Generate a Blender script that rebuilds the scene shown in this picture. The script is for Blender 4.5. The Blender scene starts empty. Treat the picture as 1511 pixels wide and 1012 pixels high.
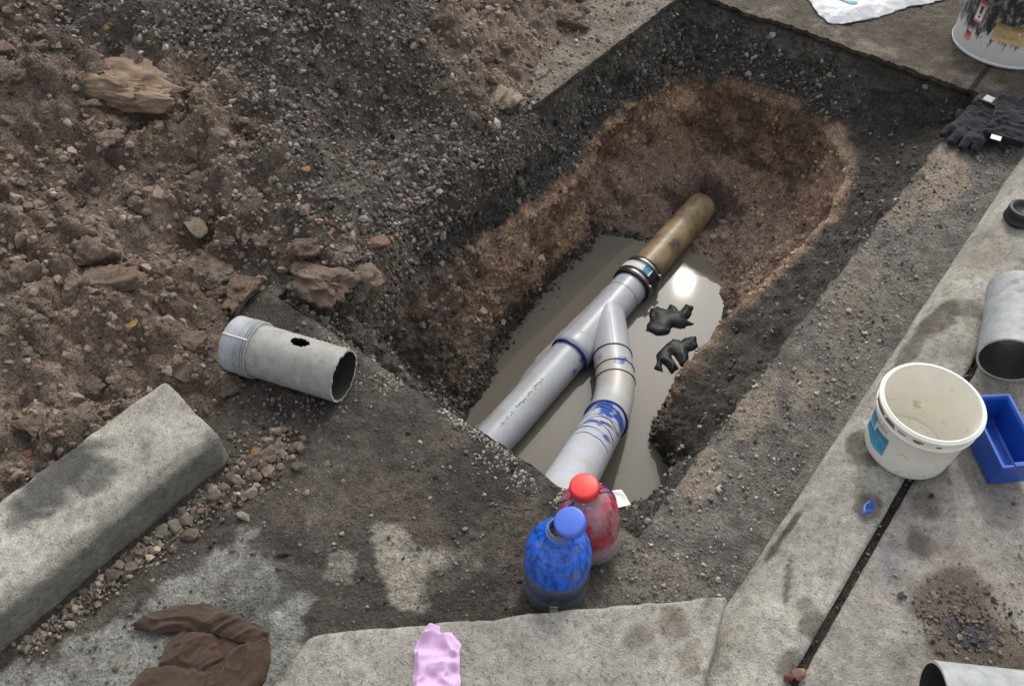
import bpy, bmesh, math, random
import numpy as np
from mathutils import Vector, Matrix, Euler

# ------------------------------------------------------------------ camera, sky, sun, exposure
scene = bpy.context.scene
C = scene.collection
HEAD = math.radians(38.45)                      # the trench runs along +Y; the viewer looks 38 deg to its left
cam_d = bpy.data.cameras.new('camera'); cam = bpy.data.objects.new('camera', cam_d); C.objects.link(cam)
cam.location = (0, 0, 1.6)
cam.rotation_euler = (math.radians(90 - 49.45), 0, HEAD)
cam_d.sensor_width = 36; cam_d.lens = 36 * 1265 / 1511
cam_d.clip_start = 0.05; cam_d.clip_end = 200
scene.camera = cam

SUN_EL, SUN_AZ = math.radians(44.3), math.radians(22.5)     # azimuth from +Y towards -X
sun_dir = Vector((-math.sin(SUN_AZ) * math.cos(SUN_EL), math.cos(SUN_AZ) * math.cos(SUN_EL), math.sin(SUN_EL)))
world = bpy.data.worlds.new('World'); scene.world = world; world.use_nodes = True
wn, wl = world.node_tree.nodes, world.node_tree.links
wn.clear()
sky = wn.new('ShaderNodeTexSky'); sky.sky_type = 'NISHITA'; sky.sun_disc = False
sky.sun_elevation = SUN_EL; sky.sun_rotation = -SUN_AZ; sky.dust_density = 4.0; sky.air_density = 1.5
hsv = wn.new('ShaderNodeHueSaturation'); hsv.inputs['Saturation'].default_value = 0.22
bg = wn.new('ShaderNodeBackground'); bg.inputs['Strength'].default_value = 0.15
wo = wn.new('ShaderNodeOutputWorld')
wl.new(sky.outputs[0], hsv.inputs['Color']); wl.new(hsv.outputs[0], bg.inputs[0]); wl.new(bg.outputs[0], wo.inputs[0])
sun_d = bpy.data.lights.new('sun', 'SUN'); sun_d.energy = 0.5; sun_d.angle = math.radians(.75); sun_d.color = (1, .93, .80)
sun = bpy.data.objects.new('sun', sun_d); C.objects.link(sun)
sun.rotation_euler = (-sun_dir).to_track_quat('-Z', 'Y').to_euler(); sun.location = (0, 0, 6)
vs = scene.view_settings
vs.view_transform = 'Standard'; vs.look = 'None'; vs.gamma = 1; vs.exposure = 0.58; vs.use_curve_mapping = False

random.seed(7)
rng = np.random.default_rng(7)
KZ = 0.07                                        # top of kerb and footpath above the yard
WZ = -0.66                                       # water level in the pit
RX0, RX1, RY0, RY1 = -1.42, -0.325, 0.82, 2.86   # rim of the pit

# <np>
def _hash(ix, iy, iz, seed):
    h = (ix * 374761393 + iy * 668265263 + iz * 2147483647 + seed * 1274126177) & 0xffffffff
    h = ((h ^ (h >> 13)) * 1274126177) & 0xffffffff
    h = ((h ^ (h >> 16)) * 2246822519) & 0xffffffff
    return ((h ^ (h >> 15)) & 0xffffff) / float(0xffffff)
def vnoise(x, y, z=0.0, seed=0):
    x, y, z = np.broadcast_arrays(np.asarray(x, float), np.asarray(y, float), np.asarray(z, float))
    fx, fy, fz = np.floor(x), np.floor(y), np.floor(z)
    ix, iy, iz = fx.astype(np.int64), fy.astype(np.int64), fz.astype(np.int64)
    u, v, w = x - fx, y - fy, z - fz
    u, v, w = (q * q * q * (q * (q * 6 - 15) + 10) for q in (u, v, w))
    r = 0
    for dx in (0, 1):
        for dy in (0, 1):
            for dz in (0, 1):
                r = r + _hash(ix + dx, iy + dy, iz + dz, seed) * (u if dx else 1 - u) * (v if dy else 1 - v) * (w if dz else 1 - w)
    return r * 2 - 1
def fbm(x, y, z=0.0, f=1.0, octs=4, seed=0, gain=.5):
    a, t, r = 1.0, 0.0, 0.0
    for o in range(octs):
        r = r + a * vnoise(np.asarray(x) * f + o * 17.3, np.asarray(y) * f - o * 9.1, np.asarray(z) * f + o * 3.7, seed + o)
        t += a; a *= gain; f *= 2.03
    return r / t
def smooth(a, b, x):
    q = np.clip((x - a) / (b - a), 0, 1); return q * q * (3 - 2 * q)
def poly_sd(x, y, P):
    """signed distance to polygon P, positive inside"""
    x = np.asarray(x, float); y = np.asarray(y, float)
    d = np.full(x.shape, 1e9); ins = np.zeros(x.shape, bool)
    n = len(P)
    for i in range(n):
        ax, ay = P[i]; bx, by = P[(i + 1) % n]
        ex, ey = bx - ax, by - ay
        q = np.clip(((x - ax) * ex + (y - ay) * ey) / (ex * ex + ey * ey), 0, 1)
        d = np.minimum(d, np.hypot(x - ax - q * ex, y - ay - q * ey))
        c = (ay > y) != (by > y)
        with np.errstate(divide='ignore', invalid='ignore'):
            xi = ax + (y - ay) * ex / (ey if abs(ey) > 1e-9 else 1e-9)
        ins ^= c & (x < xi)
    return np.where(ins, d, -d)
HEAP = [(-1.32, -1.6), (-1.33, .40), (-1.24, .47), (-1.27, .56), (-1.41, .66), (-1.47, .74), (-1.46, .84), (-1.33, .87), (-1.28, .93),
        (-1.32, 1.05), (-1.375, 1.25), (-1.40, 1.5), (-1.41, 1.72), (-1.43, 1.88), (-1.50, 2.0), (-1.58, 2.2), (-1.66, 2.5), (-1.75, 2.9),
        (-1.9, 3.4), (-2.1, 4.4), (-2.3, 5.6), (-5.5, 5.6), (-5.5, -1.6)]
def heap_base(X, Y):
    wx = X + .035 * fbm(X, Y, 1.0, 3.0, 3, 11); wy = Y + .05 * fbm(X, Y, 5.0, 3.0, 3, 12)
    d = poly_sd(wx, wy, HEAP)
    dp = np.maximum(d, 0)
    h = .60 * (1 - np.exp(-dp * .95)) + np.minimum(d, 0) * 1.6 + np.minimum(d + .02, 0) * 1.0
    k = smooth(0.0, .35, d)
    h = h + k * .085 * fbm(X, Y, 2.0, 2.1, 3, 21)
    # steep shaded hollow in the middle of the heap, with a mound above it
    h = h + .12 * np.exp(-(((X + 1.97) / .24) ** 2 + ((Y - 1.66) / .30) ** 2)) - .09 * np.exp(-(((X + 1.66) / .15) ** 2 + ((Y - 1.42) / .20) ** 2))
    return h, d
def heap_h(X, Y):
    h, d = heap_base(X, Y)
    k = smooth(-.03, .10, d)
    lum = fbm(X, Y, 3.0, 9.0, 3, 31)
    z = heap_zone(X, Y); r = 1 - .55 * z
    h = h + k * .065 * lum * r + k * r * .075 * np.abs(fbm(X, Y, 9.0, 7.5, 2, 43))
    h = h + k * r * (.048 * np.abs(fbm(X, Y, 4.0, 15.0, 3, 41)) + .016 * np.maximum(fbm(X, Y, 6.0, 42.0, 2, 51), -.1) + .007 * fbm(X, Y, 8.0, 85.0, 2, 52))
    return h
def heap_zone(X, Y):
    """0 = brown soil, 1 = dark gravel"""
    n = fbm(X, Y, 0.5, 2.6, 4, 61, .6)
    g = np.exp(-(((X + 1.86) / .42) ** 2 + ((Y - 1.47) / .42) ** 2)) + .8 * np.exp(-(((X + 1.45) / .14) ** 2 + ((Y - 1.38) / .30) ** 2)) \
        + .75 * np.exp(-(((X + 2.5) / .35) ** 2 + ((Y - 1.2) / .35) ** 2)) + .8 * np.exp(-(((X + 2.2) / .4) ** 2 + ((Y - 2.0) / .7) ** 2)) \
        - .6 * np.exp(-(((X + 1.62) / .13) ** 2 + ((Y - 2.15) / .40) ** 2)) - .35 * np.exp(-(((X + 2.06) / .12) ** 2 + ((Y - 1.45) / .2) ** 2))
    return smooth(.30, .62, g + .55 * n)
# </np>

# ------------------------------------------------------------------ helpers
def mkmesh(name, verts, faces, smooth_shade=True, cols=None):
    me = bpy.data.meshes.new(name)
    V = np.ascontiguousarray(verts, dtype=np.float32)
    if isinstance(faces, np.ndarray):
        k = faces.shape[1]; nf = len(faces)
        me.vertices.add(len(V)); me.vertices.foreach_set('co', V.ravel())
        me.loops.add(nf * k); me.loops.foreach_set('vertex_index', np.ascontiguousarray(faces, dtype=np.int32).ravel())
        me.polygons.add(nf); me.polygons.foreach_set('loop_start', np.arange(0, nf * k, k, dtype=np.int32))
        me.update(calc_edges=True)
    else:
        me.from_pydata([tuple(map(float, v)) for v in V], [], faces)
    me.polygons.foreach_set('use_smooth', np.full(len(me.polygons), bool(smooth_shade)))
    if cols is not None:
        a = me.color_attributes.new('Col', 'FLOAT_COLOR', 'POINT')
        c = np.ones((len(V), 4), np.float32); c[:, :3] = np.clip(cols, 0.002, 1)
        a.data.foreach_set('color', c.ravel())
    me.validate(clean_customdata=False)
    return me
def link(name, me, mat, parent=None, loc=None):
    o = bpy.data.objects.new(name, me); C.objects.link(o)
    if mat is not None and me is not None and not me.materials: me.materials.append(mat)
    if parent is not None: o.parent = parent
    if loc is not None: o.location = loc
    return o
def part(name, vf, mat, parent, sm=True, cols=None):
    """mesh given in world coordinates, made a child of an un-rotated parent chain"""
    v, f = vf
    off = np.zeros(3); q = parent
    while q is not None: off = off + np.array(q.location); q = q.parent
    return link(name, mkmesh(name, np.asarray(v) - off, f, sm, cols), mat, parent)
def thing(name, label, cat, loc, group=None):
    o = bpy.data.objects.new(name, None); C.objects.link(o); o.location = loc; o.empty_display_size = .05
    return tag(o, label, cat, group)
def tag(o, label, cat, group=None):
    o['label'] = label; o['category'] = cat
    if group: o['group'] = group
    return o
def single(name, vf, mat, label, cat, loc, sm=True, cols=None, group=None):
    v, f = vf
    o = link(name, mkmesh(name, np.asarray(v) - np.array(loc), f, sm, cols), mat, None, loc)
    return tag(o, label, cat, group)
def struct(name, vf, mat, sm=True, cols=None):
    v, f = vf
    o = link(name, mkmesh(name, v, f, sm, cols), mat); o['kind'] = 'structure'; return o
def grid_faces(n, m, wrap=False):
    i, j = np.meshgrid(np.arange(n if wrap else n - 1), np.arange(m - 1), indexing='ij')
    i2 = (i + 1) % n
    return np.stack([i * m + j, i2 * m + j, i2 * m + j + 1, i * m + j + 1], -1).reshape(-1, 4)
def join(*vfs):
    V, F, n = [], [], 0
    for v, f in vfs:
        v = np.asarray(v, float); V.append(v)
        F += [tuple(int(q) + n for q in t) for t in f]; n += len(v)
    return np.vstack(V), F
def frame(d):
    d = np.array(d, float); d /= np.linalg.norm(d)
    a = np.array([0, 0, 1.0]) if abs(d[2]) < .9 else np.array([1.0, 0, 0])
    u = np.cross(a, d); u /= np.linalg.norm(u); return u, np.cross(d, u), d
def sweep(path, radii, seg=48, cap=(False, False)):
    P = np.array(path, float); n = len(P)
    R = np.broadcast_to(np.array(radii, float), (n,))
    T = np.gradient(P, axis=0); T /= np.linalg.norm(T, axis=1)[:, None]
    u, v, _ = frame(T[0]); a = np.linspace(0, 2 * math.pi, seg, endpoint=False)
    V = []
    for i in range(n):
        u = u - T[i] * np.dot(u, T[i]); u /= np.linalg.norm(u); v = np.cross(T[i], u)
        V.append(P[i] + R[i] * (np.cos(a)[:, None] * u + np.sin(a)[:, None] * v))
    V = np.vstack(V)
    F = [(i * seg + j, i * seg + (j + 1) % seg, (i + 1) * seg + (j + 1) % seg, (i + 1) * seg + j) for i in range(n - 1) for j in range(seg)]
    if cap[0]: F.append(tuple(range(seg - 1, -1, -1)))
    if cap[1]: F.append(tuple((n - 1) * seg + j for j in range(seg)))
    return V, F
def line(a, b, n):
    a, b = np.array(a, float), np.array(b, float); return a + (b - a) * np.linspace(0, 1, n)[:, None]
def lathe(profile, base, d=(0, 0, 1), seg=56, ref=None):
    """profile [(r, h)] revolved about axis d at base; open or closed by r=0"""
    u, v, d = frame(d)
    if ref is not None:
        u = np.array(ref, float) - d * np.dot(ref, d); u /= np.linalg.norm(u); v = np.cross(d, u)
    a = np.linspace(0, 2 * math.pi, seg, endpoint=False)
    V = np.vstack([np.array(base) + h * d + max(r, 1e-4) * (np.cos(a)[:, None] * u + np.sin(a)[:, None] * v) for r, h in profile])
    n = len(profile)
    F = [(i * seg + j, i * seg + (j + 1) % seg, (i + 1) * seg + (j + 1) % seg, (i + 1) * seg + j) for i in range(n - 1) for j in range(seg)]
    return V, F
def patch(base, d, ref, r, a0, a1, h0, h1, n=14, m=4, th=.0012):
    """curved label lying on a cylinder"""
    u, v, d = frame(d)
    u = np.array(ref, float) - d * np.dot(ref, d); u /= np.linalg.norm(u); v = np.cross(d, u)
    r0 = r if callable(r) else (lambda h: r)
    V = []
    for dr in (th, -th):
        for a in np.linspace(a0, a1, n):
            for h in np.linspace(h0, h1, m):
                V.append(np.array(base) + h * d + (r0(h) + dr) * (math.cos(a) * u + math.sin(a) * v))
    g = [tuple(q) for q in grid_faces(n, m)]
    F = g + [tuple(n * m + q for q in reversed(f)) for f in g]
    ring = [i * m for i in range(n)] + [(n - 1) * m + j for j in range(1, m)] + [i * m + m - 1 for i in range(n - 2, -1, -1)] + [j for j in range(m - 2, 0, -1)]
    for i in range(len(ring)):
        p, q = ring[i], ring[(i + 1) % len(ring)]; F.append((p, q, q + n * m, p + n * m))
    return np.array(V), F
def rbox(lx, ly, lz, r, res=.02, fn=None):
    """rounded box on [0,lx]x[0,ly]x[0,lz], dense enough to be roughened"""
    bm = bmesh.new(); bmesh.ops.create_cube(bm, size=1)
    bmesh.ops.translate(bm, verts=bm.verts, vec=(.5, .5, .5))
    out = {}
    nx, ny, nz = max(2, int(lx / res)), max(2, int(ly / res)), max(2, int(lz / res))
    bm.free()
    def axis(l, n):
        q = np.linspace(0, l, n + 1); e = np.array([.25 * r, .6 * r, r, 1.5 * r])
        return np.unique(np.round(np.concatenate([q[(q > 2 * r) & (q < l - 2 * r)], e, l - e, [0, l]]), 5))
    ax, ay, az = axis(lx, nx), axis(ly, ny), axis(lz, nz)
    V, F = [], []
    def vid(p):
        k = tuple(round(float(c), 5) for c in p)
        if k not in out: out[k] = len(V); V.append(k)
        return out[k]
    def face(A, B, mk, flip):
        for i in range(len(A) - 1):
            for j in range(len(B) - 1):
                q = [vid(mk(A[i], B[j])), vid(mk(A[i + 1], B[j])), vid(mk(A[i + 1], B[j + 1])), vid(mk(A[i], B[j + 1]))]
                F.append(tuple(reversed(q)) if flip else tuple(q))
    face(ax, ay, lambda a, b: (a, b, lz), False); face(ax, ay, lambda a, b: (a, b, 0), True)
    face(ax, az, lambda a, b: (a, 0, b), False); face(ax, az, lambda a, b: (a, ly, b), True)
    face(ay, az, lambda a, b: (0, a, b), True); face(ay, az, lambda a, b: (lx, a, b), False)
    P = np.array(V, float); L = np.array([lx, ly, lz])
    core = np.clip(P, r, L - r); dv = P - core; n = np.linalg.norm(dv, axis=1)
    m = n > 1e-9
    P[m] = core[m] + dv[m] / n[m][:, None] * r
    return P, F
def rough(V, F, amp, f, seed=0, octs=3):
    """push vertices along their normals by noise"""
    V = np.asarray(V, float); N = np.zeros_like(V)
    for t in F:
        a, b, c = V[t[0]], V[t[1]], V[t[2]]
        nn = np.cross(b - a, c - a)
        for q in t: N[q] += nn
    N /= np.maximum(np.linalg.norm(N, axis=1), 1e-12)[:, None]
    return V + N * (amp * fbm(V[:, 0], V[:, 1], V[:, 2], f, octs, seed))[:, None], F

# ------------------------------------------------------------------ materials
def nodes(name):
    m = bpy.data.materials.new(name); m.use_nodes = True
    nt = m.node_tree; return m, nt, nt.nodes, nt.links, nt.nodes['Principled BSDF']
def coords(nt, scale=1.0):
    tc = nt.nodes.new('ShaderNodeTexCoord'); return tc.outputs['Object']
def noise_node(nt, vec, scale, detail=4, rough_=.6):
    n = nt.nodes.new('ShaderNodeTexNoise'); n.inputs['Scale'].default_value = scale
    n.inputs['Detail'].default_value = detail; n.inputs['Roughness'].default_value = rough_
    nt.links.new(vec, n.inputs['Vector']); return n.outputs['Fac']
def ramp(nt, fac, stops):
    r = nt.nodes.new('ShaderNodeValToRGB'); e = r.color_ramp.elements
    while len(e) < len(stops): e.new(.5)
    for q, (p, c) in zip(e, stops):
        q.position = p; q.color = (c, c, c, 1) if not isinstance(c, tuple) else (*c, 1)
    nt.links.new(fac, r.inputs[0]); return r.outputs[0]
def mix(nt, a, b, fac, mode='MIX'):
    n = nt.nodes.new('ShaderNodeMix'); n.data_type = 'RGBA'; n.blend_type = mode; n.clamp_factor = True
    for key, v in ((0, fac), (6, a), (7, b)):
        if hasattr(v, 'is_linked'): nt.links.new(v, n.inputs[key])
        else: n.inputs[key].default_value = v if key == 0 else (*v, 1)
    return n.outputs[2]
def bump(nt, bsdf, heights):
    prev = None
    for h, strength, dist in heights:
        b = nt.nodes.new('ShaderNodeBump'); b.inputs['Strength'].default_value = strength; b.inputs['Distance'].default_value = dist
        nt.links.new(h, b.inputs['Height'])
        if prev is not None: nt.links.new(prev, b.inputs['Normal'])
        prev = b.outputs[0]
    nt.links.new(prev, bsdf.inputs['Normal'])
def attr(nt):
    a = nt.nodes.new('ShaderNodeVertexColor'); a.layer_name = 'Col'; return a.outputs[0]
def mat_soil(name, rgh=.9, fine=260, grit=70, amt=.9, spec=.3):
    m, nt, N, L, b = nodes(name); v = coords(nt)
    n1 = noise_node(nt, v, grit, 5, .7); n2 = noise_node(nt, v, fine, 3, .7); n3 = noise_node(nt, v, 14, 4)
    vo = N.new('ShaderNodeTexVoronoi'); vo.inputs['Scale'].default_value = fine * .45; L.new(v, vo.inputs['Vector'])
    c = mix(nt, attr(nt), ramp(nt, n1, [(.25, .35), (.75, 1.65)]), amt, 'MULTIPLY')
    c = mix(nt, c, ramp(nt, n2, [(.3, .4), (.7, 1.65)]), amt, 'MULTIPLY')
    c = mix(nt, c, ramp(nt, n3, [(.3, .75), (.7, 1.2)]), .8, 'MULTIPLY')
    L.new(c, b.inputs['Base Color'])
    b.inputs['Specular IOR Level'].default_value = spec
    L.new(ramp(nt, n3, [(.3, rgh - .18), (.7, rgh)]), b.inputs['Roughness'])
    bump(nt, b, [(n1, .9, .014), (vo.outputs['Distance'], .7, .007), (n2, .7, .004)])
    return m
def mat_concrete(name, rgh=.88, amt=.75, bumpy=.7):
    m, nt, N, L, b = nodes(name); v = coords(nt)
    n1 = noise_node(nt, v, 420, 3, .7); n2 = noise_node(nt, v, 60, 5, .65); n3 = noise_node(nt, v, 9, 5, .6)
    vo = N.new('ShaderNodeTexVoronoi'); vo.inputs['Scale'].default_value = 260; L.new(v, vo.inputs['Vector'])
    pits = ramp(nt, noise_node(nt, v, 150, 2, .5), [(.32, .30), (.42, 1.0)])
    c = mix(nt, attr(nt), ramp(nt, n1, [(.3, .6), (.7, 1.4)]), amt, 'MULTIPLY')
    c = mix(nt, c, ramp(nt, n2, [(.3, .72), (.7, 1.22)]), amt + .2, 'MULTIPLY')
    c = mix(nt, c, ramp(nt, n3, [(.3, .66), (.7, 1.2)]), .9, 'MULTIPLY')
    c = mix(nt, c, ramp(nt, noise_node(nt, v, 26, 6, .75), [(.36, .62), (.48, 1.0)]), .8, 'MULTIPLY')
    c = mix(nt, c, pits, .55, 'MULTIPLY')
    L.new(c, b.inputs['Base Color']); b.inputs['Roughness'].default_value = rgh
    b.inputs['Specular IOR Level'].default_value = .3
    bump(nt, b, [(n2, bumpy, .004), (vo.outputs['Distance'], bumpy, .002), (n1, bumpy, .0015)])
    return m
def mat_stone(name):
    m, nt, N, L, b = nodes(name); v = coords(nt)
    oi = N.new('ShaderNodeObjectInfo')
    n1 = noise_node(nt, v, 2.6, 6, .7); n2 = noise_node(nt, v, 11, 4, .7)
    c = mix(nt, oi.outputs['Color'], ramp(nt, n1, [(.3, .6), (.7, 1.3)]), .9, 'MULTIPLY')
    c = mix(nt, c, ramp(nt, n2, [(.3, .7), (.7, 1.3)]), .8, 'MULTIPLY')
    L.new(c, b.inputs['Base Color']); b.inputs['Roughness'].default_value = .85; b.inputs['Specular IOR Level'].default_value = .3
    bump(nt, b, [(n1, .7, .012), (n2, .7, .006)])
    return m
def mat_gravel(name):
    m, nt, N, L, b = nodes(name); v = coords(nt)
    n2 = noise_node(nt, v, 300, 3, .6)
    L.new(mix(nt, attr(nt), ramp(nt, n2, [(.3, .7), (.7, 1.3)]), .8, 'MULTIPLY'), b.inputs['Base Color'])
    b.inputs['Roughness'].default_value = .72; b.inputs['Specular IOR Level'].default_value = .4
    return m
def mat_plain(name, col, rgh=.5, metal=0.0, var=.25, vs_=40, spec=.5, bmp=.0, use_attr=False, dirt=None):
    m, nt, N, L, b = nodes(name); v = coords(nt)
    n = noise_node(nt, v, vs_, 5, .65)
    src = attr(nt) if use_attr else col
    c = mix(nt, src, ramp(nt, n, [(.25, 1 - var), (.75, 1 + var * .6)]), 1.0, 'MULTIPLY')
    if dirt:
        c = mix(nt, c, dirt[0], ramp(nt, noise_node(nt, v, dirt[1], 6, .7), [(dirt[2], 0.0), (dirt[2] + .12, 1.0)]))
    L.new(c, b.inputs['Base Color']); b.inputs['Roughness'].default_value = rgh; b.inputs['Metallic'].default_value = metal
    b.inputs['Specular IOR Level'].default_value = spec
    if bmp: bump(nt, b, [(n, bmp, .004), (noise_node(nt, v, vs_ * 6, 3), bmp * .7, .001)])
    return m
def mat_fabric(name, col, weave=900, var=.4, rgh=.95):
    m, nt, N, L, b = nodes(name); v = coords(nt)
    n = noise_node(nt, v, 30, 5, .6); n2 = noise_node(nt, v, weave, 2, .5)
    c = mix(nt, col, ramp(nt, n, [(.25, 1 - var), (.75, 1 + var * .7)]), 1.0, 'MULTIPLY')
    c = mix(nt, c, ramp(nt, n2, [(.3, .8), (.7, 1.15)]), .8, 'MULTIPLY')
    L.new(c, b.inputs['Base Color']); b.inputs['Roughness'].default_value = rgh; b.inputs['Specular IOR Level'].default_value = .15
    b.inputs['Sheen Weight'].default_value = .15
    bump(nt, b, [(n, .5, .004), (noise_node(nt, v, 85, 3, .6), .45, .0025), (n2, .4, .0006)])
    return m
def mat_water():
    m, nt, N, L, b = nodes('muddy_water'); v = coords(nt)
    n = noise_node(nt, v, 5, 3, .5)
    L.new(mix(nt, (.135, .121, .101), (.17, .153, .129), n), b.inputs['Base Color'])
    b.inputs['Roughness'].default_value = .03; b.inputs['IOR'].default_value = 1.33
    bump(nt, b, [(noise_node(nt, v, 14, 2, .4), .018, .003)])
    return m
def mat_bottle(name, dye, lo, hi, base_alpha, ns=38, thr=.42, body=(.6, .62, .62)):
    """clear plastic with dye smeared on the inside between heights lo..hi (object z)"""
    m, nt, N, L, b = nodes(name); v = coords(nt)
    sx = N.new('ShaderNodeSeparateXYZ'); L.new(v, sx.inputs[0])
    mp = N.new('ShaderNodeMapping'); mp.inputs['Scale'].default_value = (1, 1, .35); L.new(v, mp.inputs[0])
    n = noise_node(nt, mp.outputs[0], ns, 4, .6)
    def mr(a, bb):
        q = N.new('ShaderNodeMapRange'); q.inputs[1].default_value = a; q.inputs[2].default_value = bb; L.new(sx.outputs[2], q.inputs[0]); return q.outputs[0]
    up = mr(lo - .012, lo + .012); dn = mr(hi + .01, hi - .01)
    mul = N.new('ShaderNodeMath'); mul.operation = 'MULTIPLY'; L.new(up, mul.inputs[0]); L.new(dn, mul.inputs[1])
    mul2 = N.new('ShaderNodeMath'); mul2.operation = 'MULTIPLY'; L.new(mul.outputs[0], mul2.inputs[0]); L.new(ramp(nt, n, [(thr - .12, .25), (thr + .1, 1.0)]), mul2.inputs[1])
    dyec = mix(nt, tuple(q * .22 for q in dye), dye, ramp(nt, noise_node(nt, mp.outputs[0], ns * 1.8, 4, .7), [(.35, 0.0), (.6, 1.0)]))
    L.new(mix(nt, body, dyec, mul2.outputs[0]), b.inputs['Base Color'])
    al = N.new('ShaderNodeMapRange'); al.inputs[3].default_value = base_alpha; al.inputs[4].default_value = .96; L.new(mul2.outputs[0], al.inputs[0])
    L.new(al.outputs[0], b.inputs['Alpha'])
    b.inputs['Roughness'].default_value = .12; b.inputs['Specular IOR Level'].default_value = .6
    bump(nt, b, [(noise_node(nt, v, 60, 3, .5), .15, .004)])
    return m
M = {}
M['ground'] = mat_soil('yard_ground', .92, 330, 85, .75, .25)
M['pit'] = mat_soil('pit_soil', .92, 240, 60, .9, .25)
M['heap'] = mat_soil('heap_soil', .95, 240, 60, .9, .2)
M['conc'] = mat_concrete('weathered_concrete')
M['stone'] = mat_stone('stone')
M['gravel'] = mat_gravel('gravel')
M['water'] = mat_water()
M['pvc'] = mat_plain('grey_pvc', (.6, .6, .6), .33, var=.12, vs_=30, use_attr=True)
M['pvc_dirty'] = mat_plain('weathered_pvc', (.4, .4, .4), .6, var=.3, vs_=45, use_attr=True, bmp=.25)
M['pvc_in'] = mat_plain('black_pipe_inside', (.03, .03, .028), .8, var=.5, vs_=60, bmp=.5)  # near-black colour for the inner wall of every offcut
M['brown_pipe'] = mat_plain('old_brown_pipe', (.34, .245, .135), .40, var=.5, vs_=16, spec=.5, dirt=((.10, .075, .058), 13, .50))
M['rubber'] = mat_plain('black_rubber', (.018, .018, .02), .45, var=.2)
M['steel'] = mat_plain('steel_band', (.55, .54, .52), .28, 1.0, var=.2)
M['seal'] = mat_plain('dark_seal', (.05, .06, .10), .5)
M['blue_ink'] = mat_plain('blue_primer', (.015, .04, .22), .35, var=.3)
M['white_label'] = mat_plain('white_label', (.68, .68, .66), .5, var=.15, vs_=120)
M['cyan_label'] = mat_plain('cyan_print', (.05, .33, .52), .5, var=.4, vs_=90, dirt=((.6, .6, .56), 120, .58))
M['faint_ink'] = mat_plain('faded_print', (.17, .17, .18), .6)
M['ink'] = mat_plain('black_print', (.02, .02, .02), .6)
M['tar'] = mat_plain('wet_black_tar', (.013, .014, .017), .55, var=.3, spec=.5, bmp=.12, vs_=40)
M['blue_cap'] = mat_plain('blue_cap', (.07, .15, .62), .4, var=.12)
M['red_cap'] = mat_plain('red_cap', (.72, .035, .03), .38, var=.12, dirt=((.03, .03, .12), 55, .63))
M['blue_liq'] = mat_plain('blue_liquid', (.012, .03, .13), .3, var=.6, vs_=30)
M['blue_liq2'] = mat_plain('wet_blue_primer', (.02, .08, .36), .12, var=.5, vs_=80)
M['pink_liq'] = mat_plain('red_residue', (.34, .03, .05), .3, var=.5, vs_=40)
M['blue_bottle'] = mat_bottle('blue_stained_plastic', (.015, .15, .80), .112, .225, .42, 46, .34, (.22, .25, .26))
M['red_bottle'] = mat_bottle('red_stained_plastic', (.52, .045, .09), .065, .18, .42, 17, .46, (.40, .44, .48))
M['bucket'] = mat_plain('white_bucket_plastic', (.82, .79, .71), .42, var=.08, vs_=16, dirt=((.46, .38, .27), 22, .58))
M['bucket_dirt'] = mat_plain('dried_dirt', (.16, .13, .10), .8, var=.4)
M['tray'] = mat_plain('blue_tray_plastic', (.012, .075, .40), .38, var=.25, vs_=20, dirt=((.09, .13, .22), 60, .66))
M['pail'] = mat_plain('scuffed_black_plastic', (.025, .026, .028), .5, var=.3, dirt=((.62, .62, .6), 46, .56))
M['pail_white'] = mat_plain('white_paint_drips', (.74, .74, .73), .55, var=.12, dirt=((.05, .05, .05), 75, .60))
M['tan_label'] = mat_plain('tan_label', (.50, .36, .16), .6, var=.3, vs_=50, dirt=((.7, .66, .55), 60, .55))
M['red_print'] = mat_plain('red_print', (.62, .16, .14), .6, var=.2)
M['glove'] = mat_fabric('black_knit_glove', (.014, .015, .020), 500, .6)
M['brown_cloth'] = mat_fabric('brown_cloth', (.066, .043, .032), 700, .35)
M['lilac_cloth'] = mat_fabric('lilac_cloth', (.64, .43, .66), 900, .10)
def mat_pail():
    """black plastic, scraped, with white paint brushed up from the base"""
    m, nt, N, L, b = nodes('scuffed_black_plastic'); v = coords(nt)
    sx = N.new('ShaderNodeSeparateXYZ'); L.new(v, sx.inputs[0])
    mp = N.new('ShaderNodeMapping'); mp.inputs['Scale'].default_value = (1, 1, .18); L.new(v, mp.inputs[0])
    mp2 = N.new('ShaderNodeMapping'); mp2.inputs['Scale'].default_value = (1, 1, .5); mp2.inputs['Rotation'].default_value = (.5, .4, 0); L.new(v, mp2.inputs[0])
    st_n = noise_node(nt, mp.outputs[0], 85, 5, .7); sc = noise_node(nt, mp2.outputs[0], 48, 7, .75)
    h = N.new('ShaderNodeMapRange'); h.inputs[1].default_value = .15; h.inputs[2].default_value = .0; h.inputs[3].default_value = -.18; h.inputs[4].default_value = .45; L.new(sx.outputs[2], h.inputs[0])
    ad = N.new('ShaderNodeMath'); ad.operation = 'ADD'; L.new(st_n, ad.inputs[0]); L.new(h.outputs[0], ad.inputs[1])
    w = ramp(nt, ad.outputs[0], [(.52, 0.0), (.64, 1.0)]); w2 = ramp(nt, sc, [(.49, 0.0), (.66, .75)])
    c = mix(nt, (.03, .031, .033), (.55, .55, .54), w2); c = mix(nt, c, (.70, .70, .69), w)
    L.new(c, b.inputs['Base Color']); b.inputs['Roughness'].default_value = .5
    return m
M['pail'] = mat_pail()
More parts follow.
